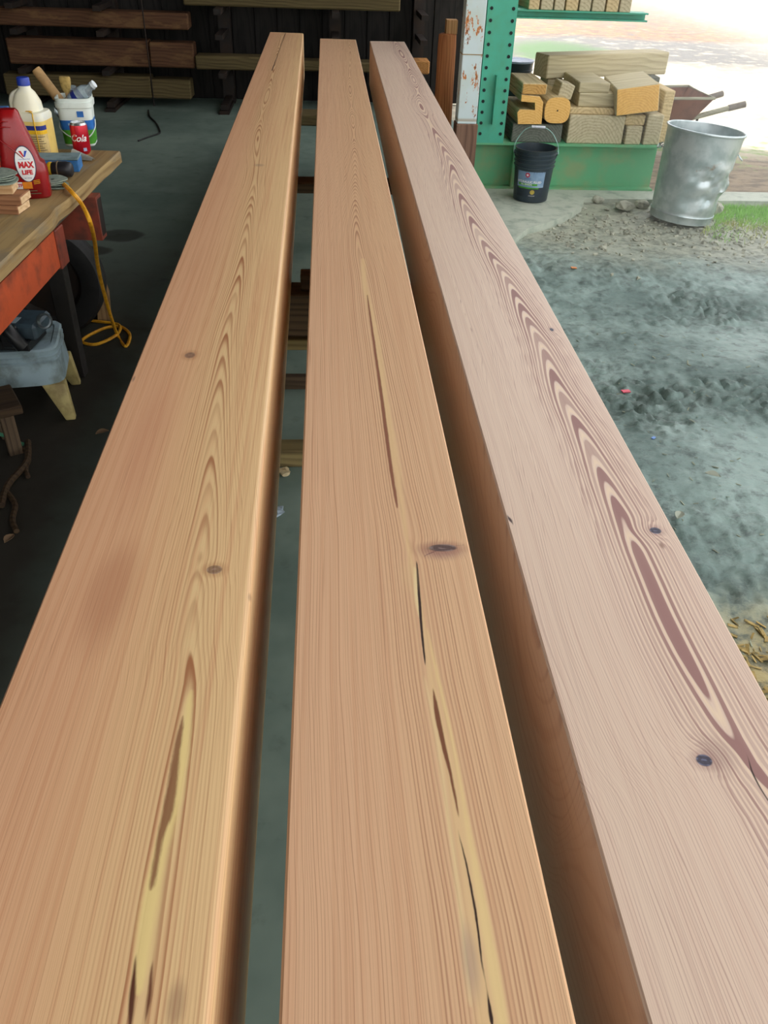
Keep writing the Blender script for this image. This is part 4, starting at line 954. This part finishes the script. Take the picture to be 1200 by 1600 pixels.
obj('inner_wall', lathe([(0, .03), (.212, .03)]+[(.214+.044*k/12, .03+.57*k/12) for k in range(1, 13)], seg=48, fn=dent), GV, t, smooth=True)
b_ = BM(); ring = [Vector((.266*math.cos(2*PI*i/48), .266*math.sin(2*PI*i/48), .60)) for i in range(49)]; add_tube(b_, ring, .0085, 8); obj('rim', b_, GV, t, smooth=True)
obj('base_bead', add_tube(BM(), [Vector((.224*math.cos(2*PI*i/48), .224*math.sin(2*PI*i/48), .052)) for i in range(49)], .005, 6), GV, t, smooth=True)
for s_ in (2.6, -.5):
    c, s = math.cos(s_), math.sin(s_); R_ = .258
    obj('handle', tube(smooth_path([(R_*c-.05*s, R_*s+.05*c, .47), ((R_+.03)*c-.045*s, (R_+.03)*s+.045*c, .445), ((R_+.03)*c+.045*s, (R_+.03)*s-.045*c, .445), (R_*c+.05*s, R_*s-.05*c, .47)], 5), .005, 6), GV, t, smooth=True)

# ================================================================== WHEELBARROW
t = thing('wheelbarrow', 'rusty brown wheelbarrow with pale handles behind the timber pile', 'wheelbarrow', (3.05, 8.1, -.02))
RB = plain('rust_brown_tray', (150, 104, 76), .7, scale=7, rgb2=(124, 84, 62)); PH = timber('pale_handle_wood', (170, 170, 148), (140, 138, 116), axis=0)
b_ = BM(); vs = []
o_ = [(-.30, -.28, .50), (.36, -.32, .52), (.36, .32, .52), (-.30, .28, .50)]; i_ = [(-.16, -.18, .26), (.2, -.2, .26), (.2, .2, .26), (-.16, .18, .26)]
Vo = [b_.verts.new(p) for p in o_]; Vi = [b_.verts.new(p) for p in i_]
for k in range(4): b_.faces.new((Vo[k], Vo[(k+1) % 4], Vi[(k+1) % 4], Vi[k]))
b_.faces.new(Vi); bmesh.ops.solidify(b_, geom=b_.faces[:], thickness=.012); obj('tray', b_, RB, t)
obj('tray_rim', add_tube(BM(), [Vector(p) for p in o_+[o_[0]]], .012, 8), PH, t)
for sy in (-1, 1):
    h_ = obj('handle', tube([(-.45, sy*.06, .20), (.0, sy*.17, .27), (.3, sy*.22, .36), (.56, sy*.25, .44)], .022, 10), PH, t, smooth=True)
    obj('grip', tube([(.54, sy*.247, .434), (.68, sy*.26, .472)], .027, 10), plain('grey_grip', (120, 112, 100), .7), h_, smooth=True)
    obj('leg', tube([(.12, sy*.18, .28), (.16, sy*.2, .01), (.26, sy*.2, .01), (.3, sy*.2, .34)], .012, 8), RUST, t)
obj('wheel', lathe([(.0, -.02), (.11, -.02), (.12, -.045), (.16, -.045), (.18, -.02), (.18, .02), (.16, .045), (.12, .045), (.11, .02), (0, .02)], seg=32, M=Matrix.Translation((-.47, 0, .18))@Matrix.Rotation(PI/2, 4, 'X')), BLK, t, smooth=True)
obj('axle', tube([(-.45, -.07, .2), (-.47, 0, .18), (-.45, .07, .2)], .012, 8), RUST, t)

# ================================================================== RUBBLE, CHIPS, GRASS
RBL = plain('pale_rubble', (168, 170, 152), .85, scale=14, bmp=.5)
def stone(label, px_, py_, r, fl=.6, g='rubble stones beside the slab'):
    b_ = BM(); bmesh.ops.create_icosphere(b_, subdivisions=2, radius=r); q = at_z(px_, py_, 0)
    for v in b_.verts: v.co += noise.noise_vector(v.co*(2.2/r)*.5+Vector((px_, py_, 0)))*r*.45; v.co.z *= fl
    zc = -min(v.co.z for v in b_.verts); zg = mud_h(q.x, q.y)
    return tag(obj('stone', b_, RBL, loc=(q.x, q.y, zg+zc*.8)), label, 'stone', g)
stone('small white pebble against the green rack base', 959, 301, .022)
stone('pale rubble stone nearest the concrete edge, below the rack base', 934, 310, .045)
stone('flat wide rubble stone midway between the bucket and the can', 974, 322, .075, .5)
stone('rubble stone close to the left side of the trash can', 1003, 318, .06, .55)
stone('tiny stone between the slab edge and the flat rubble stone', 950, 322, .02)
stone('grey stone at the right foot of the trash can, by the grass', 1118, 328, .055, .9)
def scatter(name, n, region, size, m, kind):
    b_ = BM(); rnd = random.Random(len(name)*7+n)
    for _ in range(n):
        x, y = region(rnd)
        if kind == 'clod' and mud_clod(x, y) < .4: continue
        z = mud_h(x, y); s = size*(.4+rnd.random()*1.1); a = rnd.random()*PI
        M = Matrix.Translation((x, y, z+.002))@Euler((rnd.uniform(-.4, .4), rnd.uniform(-.4, .4), a)).to_matrix().to_4x4()
        if kind == 'chip': add_box(b_, -s, s, -s*.22, s*.22, 0, s*.12, M)
        else:
            vs = [M@Vector((s*c, s*d*.8, s*e*.6)) for c in (-.5, .5) for d in (-.5, .5) for e in (-.3, .5)]; add_hexa(b_, [v+Vector((rnd.uniform(-.2, .2)*s,)*3) for v in vs])
    o = obj(name, b_, m); o['kind'] = 'stuff'; return o
scatter('gravel', 900, lambda r: (1.5+2.3*r.random()**.8, 5.75-abs(r.gauss(0, .38))+.55*r.random()), .018, RBL, 'peb')
scatter('wood_chips', 260, lambda r: (1.1+1.6*r.random()**1.3, .9+3.2*r.random()**1.4), .010, plain('damp_chip', (140, 146, 124), .8), 'chip')
scatter('leaf_litter', 700, lambda r: (1.0+.7*r.random(), .9+.95*r.random()), .02, plain('tan_leaf_litter', (170, 146, 88), .85, rgb2=(104, 92, 52), scale=30), 'chip')
def litter(label, px_, py_, s, m, rz):
    q = at_z(px_, py_, -.02); o = obj('litter_scrap', box(-s, s, -s*.5, s*.5, 0, .004), m, loc=(q.x, q.y, mud_h(q.x, q.y)+.006), rot=(.1, .1, rz)); tag(o, label, 'litter')
litter('small red scrap on the mud right of the rightmost beam', 979, 606, .022, plain('red_scrap', (206, 70, 90), .5), .3)
litter('tiny orange scrap on the mud near the rack', 896, 421, .018, plain('orange_scrap', (206, 130, 70), .5), .1)
litter('tiny blue scrap on the mud beside the rightmost beam', 1020, 688, .012, plain('blue_scrap', (90, 130, 190), .5), .8)
leaf('pale chip-like leaf on the mud right of the upper dark knot', 1112, 747, .06, plain('pale_leaf', (150, 156, 140), .8), mud_h(1.6, 2.5)+.02, -.5)
leaf('pale curled leaf on the mud near the right beam edge', 1062, 803, .055, plain('pale_leaf', (150, 156, 140), .8), mud_h(1.4, 2.3)+.02, .9)
def grass():
    b_ = BM(); rnd = random.Random(4)
    for _ in range(13000):
        x = 2.62+2.2*rnd.random(); y = 6.38-abs(rnd.gauss(0, .33))
        if y < 5.35+.25*(3.6-x)*.5 or (x-2.59)**2+(y-6.01)**2 < .0625: continue
        z = mud_h(x, y); h = .02+.03*rnd.random(); a = rnd.random()*2*PI; lx, ly = rnd.gauss(0, .015), rnd.gauss(0, .015); wd = .003
        p = [(x-wd*math.cos(a), y-wd*math.sin(a), z), (x+wd*math.cos(a), y+wd*math.sin(a), z), (x+lx, y+ly, z+h)]
        b_.faces.new([b_.verts.new(q) for q in p])
    m, b = newmat('grass_blades'); x, y, z = objco(); link_col(b, cmix(sstep(nz(xyz(x, y, z), 3, 3)+(6.0-y)*.25, .45, .7), lin((146, 200, 96)), lin((190, 182, 116)))); b.inputs['Roughness'].default_value = .7
    o = obj('grass', b_, m); o['kind'] = 'stuff'
grass()

# ================================================================== SCATTER VOLUME added over the open side, standing in for veiling glare
def glare_haze():
    m = bpy.data.materials.new('glare_haze'); m.use_nodes = True; t = m.node_tree; t.nodes.clear(); X.nt = t
    x, y, z = objco(); d = sstep(x, 1.5, 2.4)*GLARE_HAZE
    v = t.nodes.new('ShaderNodeVolumeScatter'); v.inputs['Color'].default_value = (.97, .98, .94, 1); v.inputs['Anisotropy'].default_value = .2
    o_ = t.nodes.new('ShaderNodeOutputMaterial'); t.links.new(d.s, v.inputs['Density']); t.links.new(v.outputs[0], o_.inputs['Volume'])
    o = obj('glare_volume', box(1.52, 16, 3.0, 34, -.3, 3.2), m); o['kind'] = 'stuff'
GLARE_HAZE = .055
glare_haze()
